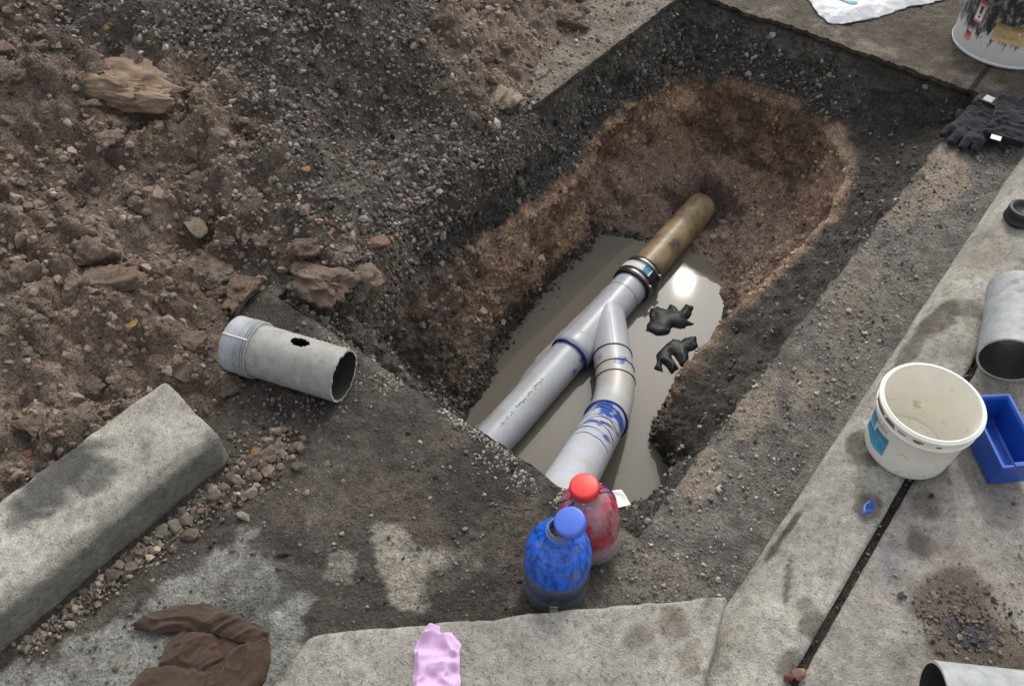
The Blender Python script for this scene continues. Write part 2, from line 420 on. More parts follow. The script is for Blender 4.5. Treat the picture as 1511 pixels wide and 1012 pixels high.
def mat_bag():
    m, nt, N, L, b = nodes('white_polythene'); v = coords(nt)
    n = noise_node(nt, v, 25, 5, .6)
    L.new(mix(nt, (.56, .58, .60), (.74, .75, .77), n), b.inputs['Base Color']); b.inputs['Roughness'].default_value = .38
    b.inputs['Alpha'].default_value = .93
    bump(nt, b, [(n, .6, .01), (noise_node(nt, v, 110, 3), .4, .003)])
    return m
M['bag'] = mat_bag()

# ------------------------------------------------------------------ the yard
def lerp(a, b, k): return a + (b - a) * k[..., None]
def blob(X, Y, cx, cy, rx, ry, rot=0.0, w=.35, f=9.0, seed=3):
    c, s_ = math.cos(rot), math.sin(rot); dx, dy = X - cx, Y - cy
    u, v = (dx * c + dy * s_) / rx, (-dx * s_ + dy * c) / ry
    return smooth(1.15, .75, np.hypot(u, v) + w * fbm(X, Y, 0, f, 4, seed))
def axis_lines(lo, hi, step, far, must, f0=None, f1=None):
    q = np.arange(lo, hi + 1e-6, step)
    if f0 is not None: q = np.concatenate([q[(q < f0) | (q > f1)], np.arange(f0, f1, .0062)])
    q = np.concatenate([np.sort(q), np.linspace(lo, -far, 9)[1:], np.linspace(hi, far, 9)[1:]])
    for v in must: q = q[np.abs(q - v) > .0028]
    return np.sort(np.concatenate([q, must]))
DARK = np.array((.070, .061, .053)); MUD = np.array((.105, .087, .073)); LIGHT = np.array((.30, .275, .23)); BLUISH = np.array((.215, .215, .195)); TAN = np.array((.21, .165, .12))
def ground_color(X, Y):
    n = fbm(X, Y, 0, 3.0, 5, 71, .6); n2 = fbm(X, Y, 0, 14.0, 4, 72, .6)
    c = lerp(np.broadcast_to(DARK, X.shape + (3,)), MUD, smooth(-.25, .35, n + .5 * n2))
    def pol(P, wid, amp, f, seed):
        return smooth(-wid, wid, poly_sd(X, Y, P) + .012 + amp * fbm(X, Y, 0, f, 5, seed, .65))
    c = lerp(c, BLUISH * 1.3, .9 * pol([(-.992, .064), (-1.016, .161), (-1.001, .249), (-.959, .32), (-.886, .302), (-.827, .348), (-.736, .319), (-.722, .253), (-.673, .159), (-.586, .098), (-.977, -.4), (-1.3, -.5), (-1.085, -.149), (-1.042, -.051)], .011, .075, 14, 181))
    c = lerp(c, DARK * 1.2, .7 * blob(X, Y, -1.12, .12, .20, .10, .9, .6, 14, 8))
    c = lerp(c, LIGHT, .95 * pol([(-.755, .501), (-.717, .533), (-.639, .517), (-.549, .569), (-.54, .539), (-.579, .48), (-.576, .428), (-.615, .425), (-.692, .455)], .005, .024, 30, 188))
    c = lerp(c, LIGHT * .85, .8 * pol([(-.78, .40), (-.74, .42), (-.73, .39), (-.77, .375)], .005, .035, 34, 183))
    c = lerp(c, np.array((.17, .155, .135)), .5 * smooth(.18, .42, fbm(X, Y, 0, 9, 5, 187, .7)) * (Y < RY0) * (X > -1.05))
    c = lerp(c, DARK * .75, .8 * smooth(.12, .4, fbm(X, Y, 0, 6, 4, 184)) * smooth(-.95, -.85, X) * (Y < RY0))
    c = lerp(c, TAN * 1.25, .9 * pol([(-.362, .755), (-.341, .811), (-.211, .809), (-.197, .774), (-.243, .72), (-.307, .733)], .012, .03, 20, 9))                 # corner right of the bottles
    edge = smooth(.055, .005, RY0 - Y) * (Y < RY0 + .02)
    c = lerp(c, np.array((.20, .185, .16)), .55 * edge * smooth(-.35, .1, n2))
    st_ = (X > RX1 - .03) & (Y > .5)                                                              # strip between pit and kerb
    c = lerp(c, np.array((.185, .170, .150)), .5 * st_ + .5 * st_ * smooth(-.25, .3, fbm(X, Y, 0, 34, 4, 186, .65) + .5 * n) + 0 * st_ * smooth(-.4, .4, n2 + .6 * n))
    for cx, cy, rx, ry, k in ((-.25, 2.37, .06, .16, .9), (-.29, 2.15, .05, .12, .6), (-.29, 1.28, .05, .10, .8), (-.22, 1.38, .04, .07, .6), (-.30, 1.03, .04, .09, .7), (-.27, 1.75, .05, .2, .35)):
        c = lerp(c, TAN * 1.2 + .04, k * blob(X, Y, cx, cy, rx, ry, .2, .6, 18, 10) * (X > RX1 - .03))
    far = smooth(RY1 - .02, RY1 + .01, Y)                                                          # beyond the far edge
    c = lerp(c, lerp(np.broadcast_to(np.array((.115, .095, .076)), X.shape + (3,)), np.array((.25, .21, .165)), smooth(-.15, .35, n + .5 * n2)), far)
    c = lerp(c, np.array((.085, .068, .054)), .8 * blob(X, Y, -.62, 3.05, .20, .10, .2, .5, 8, 20))
    c = lerp(c, np.array((.03, .026, .022)), .9 * (np.abs(X + .350 + .004 * n2) < .009) * (Y > 2.87) * (Y < 3.4))
    lf = smooth(RX0 + .02, RX0 - .02, X) * smooth(1.7, 1.95, Y)                                   # pale dusty slab left of the pit
    c = lerp(c, lerp(np.broadcast_to(np.array((.185, .152, .125)), X.shape + (3,)), np.array((.27, .23, .195)), smooth(-.3, .4, n2)), lf)
    return c * (1 + .25 * fbm(X, Y, 0, 45, 2, 77))[..., None]
def rim_jitter(X, Y):
    return .020 * fbm(X, Y, 2.2, 13, 5, 91, .65)
gx = axis_lines(-2.0, -.10, .0125, 26, [RX0, RX1], -1.2, -.102); gy = axis_lines(-.55, 3.5, .0125, 26, [RY0, RY1], -.3, .86)
GX, GY = np.meshgrid(gx, gy, indexing='ij')
mud = fbm(GX, GY, 0, 7, 4, 81)
GZ = .0045 * fbm(GX, GY, 0, 38, 3, 82) + .010 * np.maximum(mud, 0) * (1 + .6 * fbm(GX, GY, 0, 30, 2, 83)) * (np.abs(GX) < 3)
wetm = smooth(-.2, .3, fbm(GX, GY, 0, 4, 4, 85)) * smooth(-1.1, -1.0, GX) * smooth(.25, .45, GY) * (GX < RX1)
GZ += wetm * (.007 * np.abs(fbm(GX, GY, 0, 42, 3, 86)) + .004 * np.maximum(fbm(GX, GY, 0, 95, 2, 87), 0))
GZ[(np.abs(GX) > 2.2) | (GY < -.6) | (GY > 3.6)] = -.002
PXg, PYg = GX.copy(), GY.copy()
onx0 = np.isclose(GX, RX0) & (GY >= RY0 - 1e-6) & (GY <= RY1 + 1e-6); onx1 = np.isclose(GX, RX1) & (GY >= RY0 - 1e-6) & (GY <= RY1 + 1e-6)
ony0 = np.isclose(GY, RY0) & (GX >= RX0 - 1e-6) & (GX <= RX1 + 1e-6); ony1 = np.isclose(GY, RY1) & (GX >= RX0 - 1e-6) & (GX <= RX1 + 1e-6)
PXg = np.where(onx0 | onx1, GX + rim_jitter(GX, GY) * np.where(onx0, .35, 1), PXg); PYg = np.where(ony0 | ony1, GY + rim_jitter(GX, GY) * np.where(ony1, 1.3, .6), PYg)
n_, m_ = GX.shape
Fg = grid_faces(n_, m_)
cxm = (GX.ravel()[Fg].mean(1)); cym = (GY.ravel()[Fg].mean(1))
hole = (cxm > RX0) & (cxm < RX1) & (cym > RY0) & (cym < RY1)
Fg = Fg[~hole]
Vg = np.stack([PXg, PYg, GZ], -1).reshape(-1, 3); Cg = ground_color(GX, GY).reshape(-1, 3)
# broken slab edge: a skirt going down 6 cm and a little under
rim_ids = []
idx = np.arange(n_ * m_).reshape(n_, m_)
i0, i1, j0, j1 = (int(np.argmin(abs(gx - RX0))), int(np.argmin(abs(gx - RX1))), int(np.argmin(abs(gy - RY0))), int(np.argmin(abs(gy - RY1))))
loop = [idx[i0, j] for j in range(j0, j1)] + [idx[i, j1] for i in range(i0, i1)] + [idx[i1, j] for j in range(j1, j0, -1)] + [idx[i, j0] for i in range(i1, i0, -1)]
lv = Vg[loop]; cen = np.array(((RX0 + RX1) / 2, (RY0 + RY1) / 2))
sk = []
for k, (dz, outw) in enumerate(((-.007, -.003), (-.015, -.001), (-.024, .010), (-.034, .05))):
    q = lv.copy(); d = q[:, :2] - cen
    ox = np.where(np.isclose(lv[:, 0], RX0, atol=.02), -1, np.where(np.isclose(lv[:, 0], RX1, atol=.02), 1, 0)); oy = np.where(np.isclose(lv[:, 1], RY0, atol=.02), -1, np.where(np.isclose(lv[:, 1], RY1, atol=.03), 1, 0))
    o = outw + .009 * fbm(q[:, 0], q[:, 1], k * .4, 40, 3, 95)
    q[:, 0] += ox * o; q[:, 1] += oy * o; q[:, 2] += dz
    sk.append(q)
nl = len(loop); base = len(Vg)
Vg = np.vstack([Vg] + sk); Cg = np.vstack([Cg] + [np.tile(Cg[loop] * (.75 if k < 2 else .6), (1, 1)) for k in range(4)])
Fs = []
prev = np.array(loop)
for k in range(4):
    cur = base + k * nl + np.arange(nl)
    Fs.append(np.stack([prev, np.roll(prev, -1), np.roll(cur, -1), cur], -1)); prev = cur
ground = struct('ground', (Vg, np.vstack([Fg] + Fs)), M['ground'], True, Cg)

# ------------------------------------------------------------------ the pit
# stations round the pit: rim (x, y), layer boundary (x, y, z), mid (x, y, z), water edge (x, y), share of clay below the boundary
S = [
 ((-1.42, .82), (-1.36, .93, -.06), (-1.27, 1.05, -.40), (-1.13, 1.20), .15),
 ((-1.42, 1.15), (-1.34, 1.20, -.17), (-1.24, 1.24, -.46), (-1.14, 1.26), .35),
 ((-1.42, 1.5), (-1.36, 1.5, -.30), (-1.31, 1.5, -.48), (-1.23, 1.5), .7),
 ((-1.42, 1.8), (-1.345, 1.8, -.32), (-1.325, 1.8, -.48), (-1.28, 1.8), 1),
 ((-1.42, 2.08), (-1.335, 2.10, -.30), (-1.335, 2.10, -.48), (-1.29, 2.08), 1),
 ((-1.42, 2.16), (-1.40, 2.17, -.28), (-1.41, 2.18, -.48), (-1.31, 2.15), 1),
 ((-1.42, 2.5), (-1.39, 2.48, -.28), (-1.40, 2.46, -.50), (-1.22, 2.22), 1),
 ((-1.42, 2.86), (-1.32, 2.73, -.26), (-1.29, 2.68, -.53), (-1.12, 2.26), 1),
 ((-1.1, 2.86), (-1.1, 2.785, -.24), (-1.085, 2.72, -.52), (-1.0, 2.28), 1),
 ((-.8, 2.86), (-.83, 2.79, -.24), (-.86, 2.71, -.52), (-.89, 2.29), 1),
 ((-.325, 2.86), (-.63, 2.68, -.25), (-.69, 2.60, -.49), (-.80, 2.24), 1),
 ((-.325, 2.5), (-.525, 2.52, -.29), (-.62, 2.43, -.46), (-.73, 2.17), .95),
 ((-.325, 2.2), (-.53, 2.19, -.35), (-.60, 2.14, -.50), (-.685, 2.06), .8),
 ((-.325, 1.9), (-.59, 1.93, -.45), (-.62, 1.92, -.56), (-.645, 1.92), .6),
 ((-.325, 1.62), (-.60, 1.63, -.50), (-.615, 1.61, -.59), (-.62, 1.6), .5),
 ((-.325, 1.42), (-.60, 1.49, -.58), (-.605, 1.485, -.63), (-.61, 1.48), .25),
 ((-.325, 1.22), (-.48, 1.39, -.52), (-.49, 1.40, -.60), (-.50, 1.41), 0),
 ((-.325, 1.0), (-.40, 1.15, -.34), (-.44, 1.24, -.52), (-.48, 1.32), 0),
 ((-.325, .82), (-.44, 1.0, -.30), (-.50, 1.08, -.50), (-.56, 1.18), 0),
 ((-.7, .82), (-.7, .90, -.30), (-.7, .94, -.5), (-.74, 1.0), 0),
 ((-1.1, .82), (-1.1, .86, -.20), (-1.1, .93, -.45), (-1.05, 1.05), .1),
 ((-1.28, .82), (-1.25, .91, -.08), (-1.2, 1.04, -.42), (-1.1, 1.15), .1),
]
def catmull(P, n):
    P = np.array(P, float); k = len(P)
    L_ = np.linalg.norm(np.roll(P[:, :2], -1, 0) - P[:, :2], axis=1)
    cum = np.concatenate([[0], np.cumsum(SEG)]); q = np.linspace(0, cum[-1], n, endpoint=False)
    i = np.searchsorted(cum, q, side='right') - 1; t = ((q - cum[i]) / SEG[i])[:, None]
    p0, p1, p2, p3 = P[(i - 1) % k], P[i], P[(i + 1) % k], P[(i + 2) % k]
    m1, m2 = TEN * (p2 - p0) / 2, TEN * (p3 - p1) / 2
    return (2 * t ** 3 - 3 * t ** 2 + 1) * p1 + (t ** 3 - 2 * t ** 2 + t) * m1 + (-2 * t ** 3 + 3 * t ** 2) * p2 + (t ** 3 - t ** 2) * m2
mids = np.array([s[1][:2] for s in S]); rims = np.array([s[0] for s in S])
SEG = np.linalg.norm(np.roll(.5 * (mids + rims), -1, 0) - .5 * (mids + rims), axis=1) + .03
NU = 760
TEN = 0.0
rim = catmull([(*s[0], 0) for s in S], NU)
TEN = 0.9
b1 = catmull([s[1] for s in S], NU); b2 = catmull([s[2] for s in S], NU); b3 = catmull([(*s[3], WZ - .005) for s in S], NU)
TEN = 0.0
clay = catmull([(s[4], 0, 0) for s in S], NU)[:, 0]
cpit = np.array((-.95, 1.65))
def outw(p, e):
    q = p.copy(); q[:, 0] += np.where(p[:, 0] < -1.3, -e, np.where(p[:, 0] > -.4, e, 0)); q[:, 1] += np.where(p[:, 1] < .9, -e, np.where(p[:, 1] > 2.8, e, 0)); return q
r0 = outw(rim, .03); r0[:, 2] = -.016
r1 = outw(rim, .008); r1[:, 2] = -.034
b1b = b1 + (b2 - b1) * .12
fl = b3.copy(); fl[:, :2] = fl[:, :2] + (cpit - fl[:, :2]) * .25; fl[:, 2] = WZ - .06
rows = []; vv = []
def seg_rows(a, b, n, v0, v1, ease=False):
    for t in np.linspace(0, 1, n, endpoint=False):
        e = t * t * (3 - 2 * t) if ease else t
        rows.append(a + (b - a) * e); vv.append(v0 + (v1 - v0) * t)
seg_rows(r0, r1, 5, -.15, 0)
for t in np.linspace(0, 1, 42, endpoint=False):
    q = r1 + (b1 - r1) * t; q[:, :2] = r1[:, :2] + (b1[:, :2] - r1[:, :2]) * t ** 1.6; q[:, 2] = r1[:, 2] + (b1[:, 2] - r1[:, 2]) * t ** .8
    rows.append(q); vv.append(t)
seg_rows(b1, b2, 34, 1, 2); seg_rows(b2, b3, 40, 2, 3); seg_rows(b3, fl, 8, 3, 3.4); rows.append(fl); vv.append(3.4)
R = np.stack(rows, 1); vv = np.array(vv); NV = len(vv)
# soften the profile
for _ in range(3): R[:, 3:-1] = .25 * R[:, 2:-2] + .5 * R[:, 3:-1] + .25 * R[:, 4:]
du = np.roll(R, -1, 0) - np.roll(R, 1, 0); dv = np.gradient(R, axis=1)
Nn = np.cross(du, dv); Nn /= np.maximum(np.linalg.norm(Nn, axis=2), 1e-9)[..., None]
cd = cpit - R[..., :2]
flip = np.sign((Nn[..., 0] * cd[..., 0] + Nn[..., 1] * cd[..., 1]) + 1.2 * Nn[..., 2]); flip[flip == 0] = 1
Nn *= flip[..., None]
x, y, z = R[..., 0], R[..., 1], R[..., 2]
env = smooth(-.12, .25, vv)[None, :] * np.ones_like(x)
right = smooth(-.75, -.62, x)
cl = clay[:, None] * smooth(.90, 1.04, vv[None, :] + (1 - .75 * right) * (.20 * fbm(x, y, z, 9, 3, 101) + .12 * fbm(x, y, z, 30, 3, 102)))
disp = .034 * fbm(x, y, z, 6, 3, 111) + (.036 * np.abs(fbm(x, y, z * .6, 15, 3, 112)) + .018 * np.abs(fbm(x, y, z * .8, 36, 3, 115)) + .010 * fbm(x, y, z, 80, 2, 113)) * (1 - .45 * right)
disp += (1 - cl) * .010 * np.abs(fbm(x, y, z, 75, 2, 114))
disp += .016 * np.exp(-((vv[None, :] - 1.06) / .07) ** 2) * clay[:, None]
disp += .012 * np.exp(-((vv[None, :] - 1.03) / .10) ** 2) * right * smooth(1.5, 1.7, y)
disp *= env * (1 - .6 * smooth(2.6, 3.05, vv)[None, :])
Pp = R + Nn * disp[..., None]
# the old pipe lies in its own groove and goes bluntly into the bank
dxp = Pp[..., 0] + .933 + .04 * Pp[..., 1]; far_ = (Pp[..., 1] > 2.2) & (Pp[..., 2] < -.40)
kp = smooth(.14, .075, np.abs(dxp)) * smooth(2.53, 2.48, Pp[..., 1]) * far_
Pp[..., 2] += kp * (np.minimum(Pp[..., 2], -.640 + .012 * fbm(x, y, z, 30, 3, 161)) - Pp[..., 2])
Pp[..., 2] += .11 * np.exp(-(dxp / .085) ** 2) * np.exp(-((Pp[..., 1] - 2.555) / .045) ** 2) * far_
n1 = fbm(x, y, z, 5, 4, 121); n2_ = fbm(x, y, z, 22, 4, 122)
dark = lerp(np.broadcast_to(np.array((.098, .088, .077)), x.shape + (3,)), np.array((.165, .147, .126)), smooth(-.3, .4, n2_ + .5 * n1))
clc = lerp(np.broadcast_to(np.array((.225, .150, .106)), x.shape + (3,)), np.array((.54, .36, .245)), smooth(-.35, .4, n1 + .6 * n2_))
# paler, pinker clay low on the far slope; damp dark foot by the water
pink = smooth(1.5, 2.4, vv)[None, :] * smooth(1.9, 2.35, y)
clc = lerp(clc, np.array((.40, .29, .235)), pink * smooth(-.3, .5, n2_ + .4))
litrim = np.exp(-((vv[None, :] - 1.12) / .12) ** 2) * clay[:, None] * smooth(-.4, .3, n2_)  # lit lip of the clay, painted into the colour as a tan band
clc = lerp(clc, np.array((.40, .27, .18)), .7 * litrim)
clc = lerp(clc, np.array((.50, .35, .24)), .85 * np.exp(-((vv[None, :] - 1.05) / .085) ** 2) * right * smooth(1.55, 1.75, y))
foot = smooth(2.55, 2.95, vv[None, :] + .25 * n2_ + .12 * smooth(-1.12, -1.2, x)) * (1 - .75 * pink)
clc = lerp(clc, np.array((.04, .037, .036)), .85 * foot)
dark = lerp(dark, np.array((.075, .067, .058)), .7 * right)
clc = clc * (1 + .35 * smooth(-1.15, -1.25, x) * smooth(1.3, 1.6, y) * smooth(2.5, 1.9, vv)[None, :])[..., None]
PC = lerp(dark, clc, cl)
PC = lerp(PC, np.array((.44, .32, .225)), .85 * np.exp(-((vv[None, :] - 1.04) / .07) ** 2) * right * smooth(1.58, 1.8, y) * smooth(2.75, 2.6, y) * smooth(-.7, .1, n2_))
spot = blob(x, y, -1.0, 2.50, .10, .07, .3, .9, 14, 33) * smooth(1.6, 2.1, vv)[None, :]
PC = lerp(PC, np.array((.06, .05, .05)), .7 * spot)
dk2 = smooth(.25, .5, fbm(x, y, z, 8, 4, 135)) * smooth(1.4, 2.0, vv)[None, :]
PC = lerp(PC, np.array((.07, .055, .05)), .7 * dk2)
Fp = grid_faces(NU, NV, True)
# close the floor below the water
cidx = NU * NV
Vp = np.vstack([Pp.reshape(-1, 3), [[cpit[0], cpit[1], WZ - .10]]])
Ff = [(int(i * NV + NV - 1), int(((i + 1) % NU) * NV + NV - 1), cidx) for i in range(NU)]
pitV = Vp; pitN = Nn.reshape(-1, 3); pitvv = np.broadcast_to(vv, (NU, NV)).ravel(); pitcl = cl.ravel(); pity = y.ravel(); pitx = x.ravel()
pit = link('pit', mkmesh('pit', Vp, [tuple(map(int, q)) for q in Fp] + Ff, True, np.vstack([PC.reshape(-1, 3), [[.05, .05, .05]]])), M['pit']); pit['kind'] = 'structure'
# standing water, its edge tucked under the banks
wp = b3.copy(); d = wp[:, :2] - cpit; wp[:, :2] = cpit + d * 1.0 + d / np.linalg.norm(d, axis=1)[:, None] * .07; wp[:, 2] = WZ
wv = [(*cpit, WZ)]; wf = []
for k in (.34, .67, 1.0):
    wv += [(*(cpit + (p[:2] - cpit) * k), WZ) for p in wp[::8]]
nw = len(wp[::8])
wf += [(0, 1 + i, 1 + (i + 1) % nw) for i in range(nw)]
for r_ in (0, 1): wf += [(1 + r_ * nw + i, 1 + (r_ + 1) * nw + i, 1 + (r_ + 1) * nw + (i + 1) % nw, 1 + r_ * nw + (i + 1) % nw) for i in range(nw)]
water = struct('water', (np.array(wv), wf), M['water'])

# ------------------------------------------------------------------ spoil heap
hx = np.concatenate([np.linspace(-5.5, -3.1, 50)[:-1], np.arange(-3.1, -1.15, .0105)]); hy = np.concatenate([np.linspace(-1.5, -.35, 40)[:-1], np.arange(-.35, 3.7, .0105), np.linspace(3.7, 5.6, 50)[1:]])
HX, HY = np.meshgrid(hx, hy, indexing='ij')
HZ = heap_h(HX, HY)
Fh = grid_faces(*HX.shape)
keep = HZ.ravel()[Fh].max(1) > -.10
Fh = Fh[keep]
zone = heap_zone(HX, HY); nh = fbm(HX, HY, 0, 6, 4, 131, .6); nh2 = fbm(HX, HY, 0, 26, 3, 132)
brown = lerp(np.broadcast_to(np.array((.14, .108, .086)), HX.shape + (3,)), np.array((.275, .213, .166)), smooth(-.3, .45, nh + .5 * nh2))
brown = lerp(brown, np.array((.22, .145, .11)), .45 * smooth(.1, .5, fbm(HX, HY, 0, 4.5, 3, 133)))
tanw = np.exp(-(((HX + 1.64) / .16) ** 2 + ((HY - 2.25) / .5) ** 2))
brown = lerp(brown, np.array((.27, .215, .17)), .8 * tanw)
grav = lerp(np.broadcast_to(np.array((.078, .066, .056)), HX.shape + (3,)), np.array((.15, .125, .104)), smooth(-.4, .4, nh2 + .4 * nh))
HC = lerp(brown, grav, zone)
used = np.unique(Fh); remap = np.full(HX.size, -1); remap[used] = np.arange(len(used))
heapV = np.stack([HX, HY, HZ], -1).reshape(-1, 3)[used]
heap = struct('spoil_heap', (heapV, remap[Fh]), M['heap'], True, HC.reshape(-1, 3)[used])

# ------------------------------------------------------------------ stones
ICO_V = None
def ico(sub):
    bm = bmesh.new(); bmesh.ops.create_icosphere(bm, subdivisions=sub, radius=1)
    v = np.array([q.co for q in bm.verts]); f = np.array([[q.index for q in t.verts] for t in bm.faces]); bm.free(); return v, f
ICO = ico(1)
def rand_rot(n):
    q = rng.normal(size=(n, 4)); q /= np.linalg.norm(q, axis=1)[:, None]; w, a, b, c = q.T
    return np.stack([1 - 2 * (b * b + c * c), 2 * (a * b - c * w), 2 * (a * c + b * w), 2 * (a * b + c * w), 1 - 2 * (a * a + c * c), 2 * (b * c - a * w),
                     2 * (a * c - b * w), 2 * (b * c + a * w), 1 - 2 * (a * a + b * b)], -1).reshape(-1, 3, 3)
def gravel(name, P, size, cols, parent):
    """many small angular stones as one mesh: too many to count"""
    n = len(P); bv, bf = ICO
    V = bv[None] * (1 + .28 * rng.normal(size=(n, 12, 1)).clip(-1.3, 1.3)) * rng.uniform(.6, 1.15, (n, 1, 3)) * np.asarray(size)[:, None, None]
    V = np.einsum('nij,nkj->nki', rand_rot(n), V) + P[:, None, :]
    F = (bf[None] + 12 * np.arange(n)[:, None, None]).reshape(-1, 3)
    o = link(name, mkmesh(name, V.reshape(-1, 3), F, False, np.repeat(cols, 12, 0)), M['gravel'], parent); o['kind'] = 'stuff'; return o
def pick(n, base, var):
    return np.array(base)[None] * (1 + rng.normal(size=(n, 1)) * var) * (1 + rng.normal(size=(n, 3)) * .035)
def stone_cols(n, zone_):
    """dark gravel or brown earth crumbs, with pale and rusty ones among them"""
    dk = pick(n, (.115, .102, .092), .55); br = pick(n, (.165, .122, .092), .38); pale = pick(n, (.30, .27, .235), .25); rust = pick(n, (.26, .13, .07), .3)
    u = rng.random(n)[:, None]; c = np.where(rng.random(n)[:, None] < zone_[:, None], dk, br)
    c = np.where(u < .045, pale, c); c = np.where((u > .07) & (u < .09), rust, c)
    return np.clip(c, .012, .6)
def on_heap(n, x0=-3.0, x1=-1.25, y0=-.3, y1=3.4):
    X = rng.uniform(x0, x1, n); Y = rng.uniform(y0, y1, n)
    _, d = heap_base(X, Y); k = d > -.012
    return X[k], Y[k]
X, Y = on_heap(52000); zn = heap_zone(X, Y)
clump = fbm(X, Y, 0, 5, 3, 141)
k = rng.random(len(X)) < np.clip(.12 + .95 * zn + .6 * clump * (.4 + zn), .04, 1)
X, Y, zn = X[k], Y[k], zn[k]
sz = np.clip(rng.lognormal(math.log(.0052), .38, len(X)), .0028, .0125)
Z = heap_h(X, Y) + sz * .15
gravel('gravel_cover', np.stack([X, Y, Z], -1), sz, stone_cols(len(X), zn), heap)
X, Y = on_heap(13000, -2.9, -1.27, -.25, 3.1); zn = heap_zone(X, Y)
k = (rng.random(len(X)) < np.clip(1.05 - zn, .06, 1)) & (fbm(X, Y, 0, 7, 3, 143) > -.28)
X, Y = X[k], Y[k]
sz = np.clip(rng.lognormal(math.log(.0072), .45, len(X)), .003, .022); cb0 = np.where(rng.random((len(X), 1)) < .12, pick(len(X), (.27, .22, .18), .25), pick(len(X), (.185, .142, .112), .28))
gravel('earth_crumbs', np.stack([X, Y, heap_h(X, Y) - sz * .1], -1), sz, np.clip(cb0, .02, .5), heap)
n = 6000; X = rng.uniform(-1.46, -1.24, n); Y = rng.uniform(.88, 2.0, n); hb, dd0 = heap_base(X, Y); k = (dd0 > -.055) & (dd0 < .06); X, Y = X[k], Y[k]
sz = np.clip(rng.lognormal(math.log(.0050), .4, len(X)), .0025, .013)
gravel('gravel_cover', np.stack([X, Y, heap_h(X, Y) + sz * .1], -1), sz, stone_cols(len(X), np.full(len(X), .6)) * .75, heap)
# pit wall: small stones standing out of the dark layer
cand = np.where((pitvv > .02) & (pitvv < 2.9))[0]
w = (1 - .93 * pitcl[cand]) * np.where(pitx[cand] > -.66, .25, 1) * np.clip(1.0 + 1.5 * fbm(pitx[cand], pity[cand], pitV[cand, 2], 7, 2, 142), .15, 2)
w *= np.where((pitx[cand] < -1.15) & (pitvv[cand] < 1.2), 1.5, 1)
ci = rng.choice(cand, 9500, p=w / w.sum())
sz = np.clip(rng.lognormal(math.log(.0048), .42, len(ci)), .0025, .013)
pc = np.clip(np.where(rng.random((len(ci), 1)) < .16, pick(len(ci), (.26, .23, .20), .3), pick(len(ci), (.11, .099, .087), .45)), .012, .5)
cand2 = np.where((pitvv > .9) & (pitvv < 2.95) & (pitcl > .3))[0]
c2 = rng.choice(cand2, 2600); c2 = c2[~((np.abs(pitx[c2] + .933 + .04 * pity[c2]) < .085) & (pity[c2] > 2.3) & (pitV[c2, 2] < -.45))]
s2 = np.clip(rng.lognormal(math.log(.0050), .45, len(c2)), .0025, .016)
gravel('clay_crumbs', pitV[c2] + rng.normal(size=(len(c2), 3)) * .003, s2, np.clip(PC.reshape(-1, 3)[c2] * rng.uniform(.7, 1.35, (len(c2), 1)), .02, .5), pit)
gravel('gravel_cover', pitV[ci] + pitN[ci] * sz[:, None] * .2 + rng.normal(size=(len(ci), 3)) * .003, sz, pc, pit)
iw = np.where((b3[:, 0] < -1.08) & (b3[:, 1] > 1.3))[0]; iw = rng.choice(iw, 900); tt = np.abs(rng.normal(0, .020, 900)) * (fbm(b3[iw, 1], b3[iw, 1] * 0, 0, 6, 2, 155) + .7)
pw = b3[iw].copy(); pw[:, 0] += tt; pw[:, 2] = WZ - .006 + rng.uniform(0, .005, 900)
gravel('wet_silt', pw + rng.normal(size=(900, 3)) * np.array((.006, .01, .002)), np.clip(rng.lognormal(math.log(.0055), .5, 900), .003, .014), np.clip(pick(900, (.055, .049, .044), .3), .01, .1), pit)
# crushed aggregate showing along the cut edge and crumbs on the yard
def yard_gravel():
    A = []
    n = 2000; X = RX0 + .12 + (RX1 - RX0 - .12) * rng.random(n) ** .6; Y = RY0 - np.abs(rng.normal(0, .032, n)) - .002; kk = fbm(X, Y, 0, 12, 3, 150) > -.1; X, Y = X[kk], Y[kk]; n = len(X)
    A.append((X, Y, np.clip(rng.lognormal(math.log(.0026), .35, n), .0016, .007), pick(n, (.27, .25, .215), .35)))
    n = 2600; X = rng.uniform(RX1 - .002, -.125, n); Y = rng.uniform(.7, 2.8, n)
    A.append((X, Y, np.clip(rng.lognormal(math.log(.0024), .45, n), .0014, .008), pick(n, (.23, .21, .185), .4)))
    n = 2200; X = rng.uniform(-1.45, -.3, n); Y = rng.uniform(-.2, .8, n)
    A.append((X, Y, np.clip(rng.lognormal(math.log(.0022), .45, n), .0012, .007), pick(n, (.17, .15, .13), .5)))
    n = 1700; t = rng.random(n); X = -1.11 + np.abs(rng.normal(0, .03, n)) * (.5 + t); Y = -.10 + .64 * t                      # drift along the loose kerbstone
    A.append((X, Y, np.clip(rng.lognormal(math.log(.0036), .4, n), .002, .010), pick(n, (.17, .14, .11), .5)))
    n = 900; X = rng.uniform(-1.72, -1.42, n); Y = rng.uniform(1.8, 3.2, n)
    A.append((X, Y, np.clip(rng.lognormal(math.log(.0036), .45, n), .002, .011), pick(n, (.24, .20, .165), .4)))
    n = 900; X = rng.uniform(-1.3, -1.0, n); Y = rng.uniform(.40, .80, n)
    A.append((X, Y, np.clip(rng.lognormal(math.log(.0034), .4, n), .002, .009), pick(n, (.12, .10, .085), .5)))
    X = np.concatenate([a[0] for a in A]); Y = np.concatenate([a[1] for a in A]); s_ = np.concatenate([a[2] for a in A]); c = np.concatenate([a[3] for a in A])
    gravel('gravel_cover', np.stack([X, Y, s_ * .3 + .001], -1), s_, np.clip(c, .015, .6), ground)
yard_gravel()

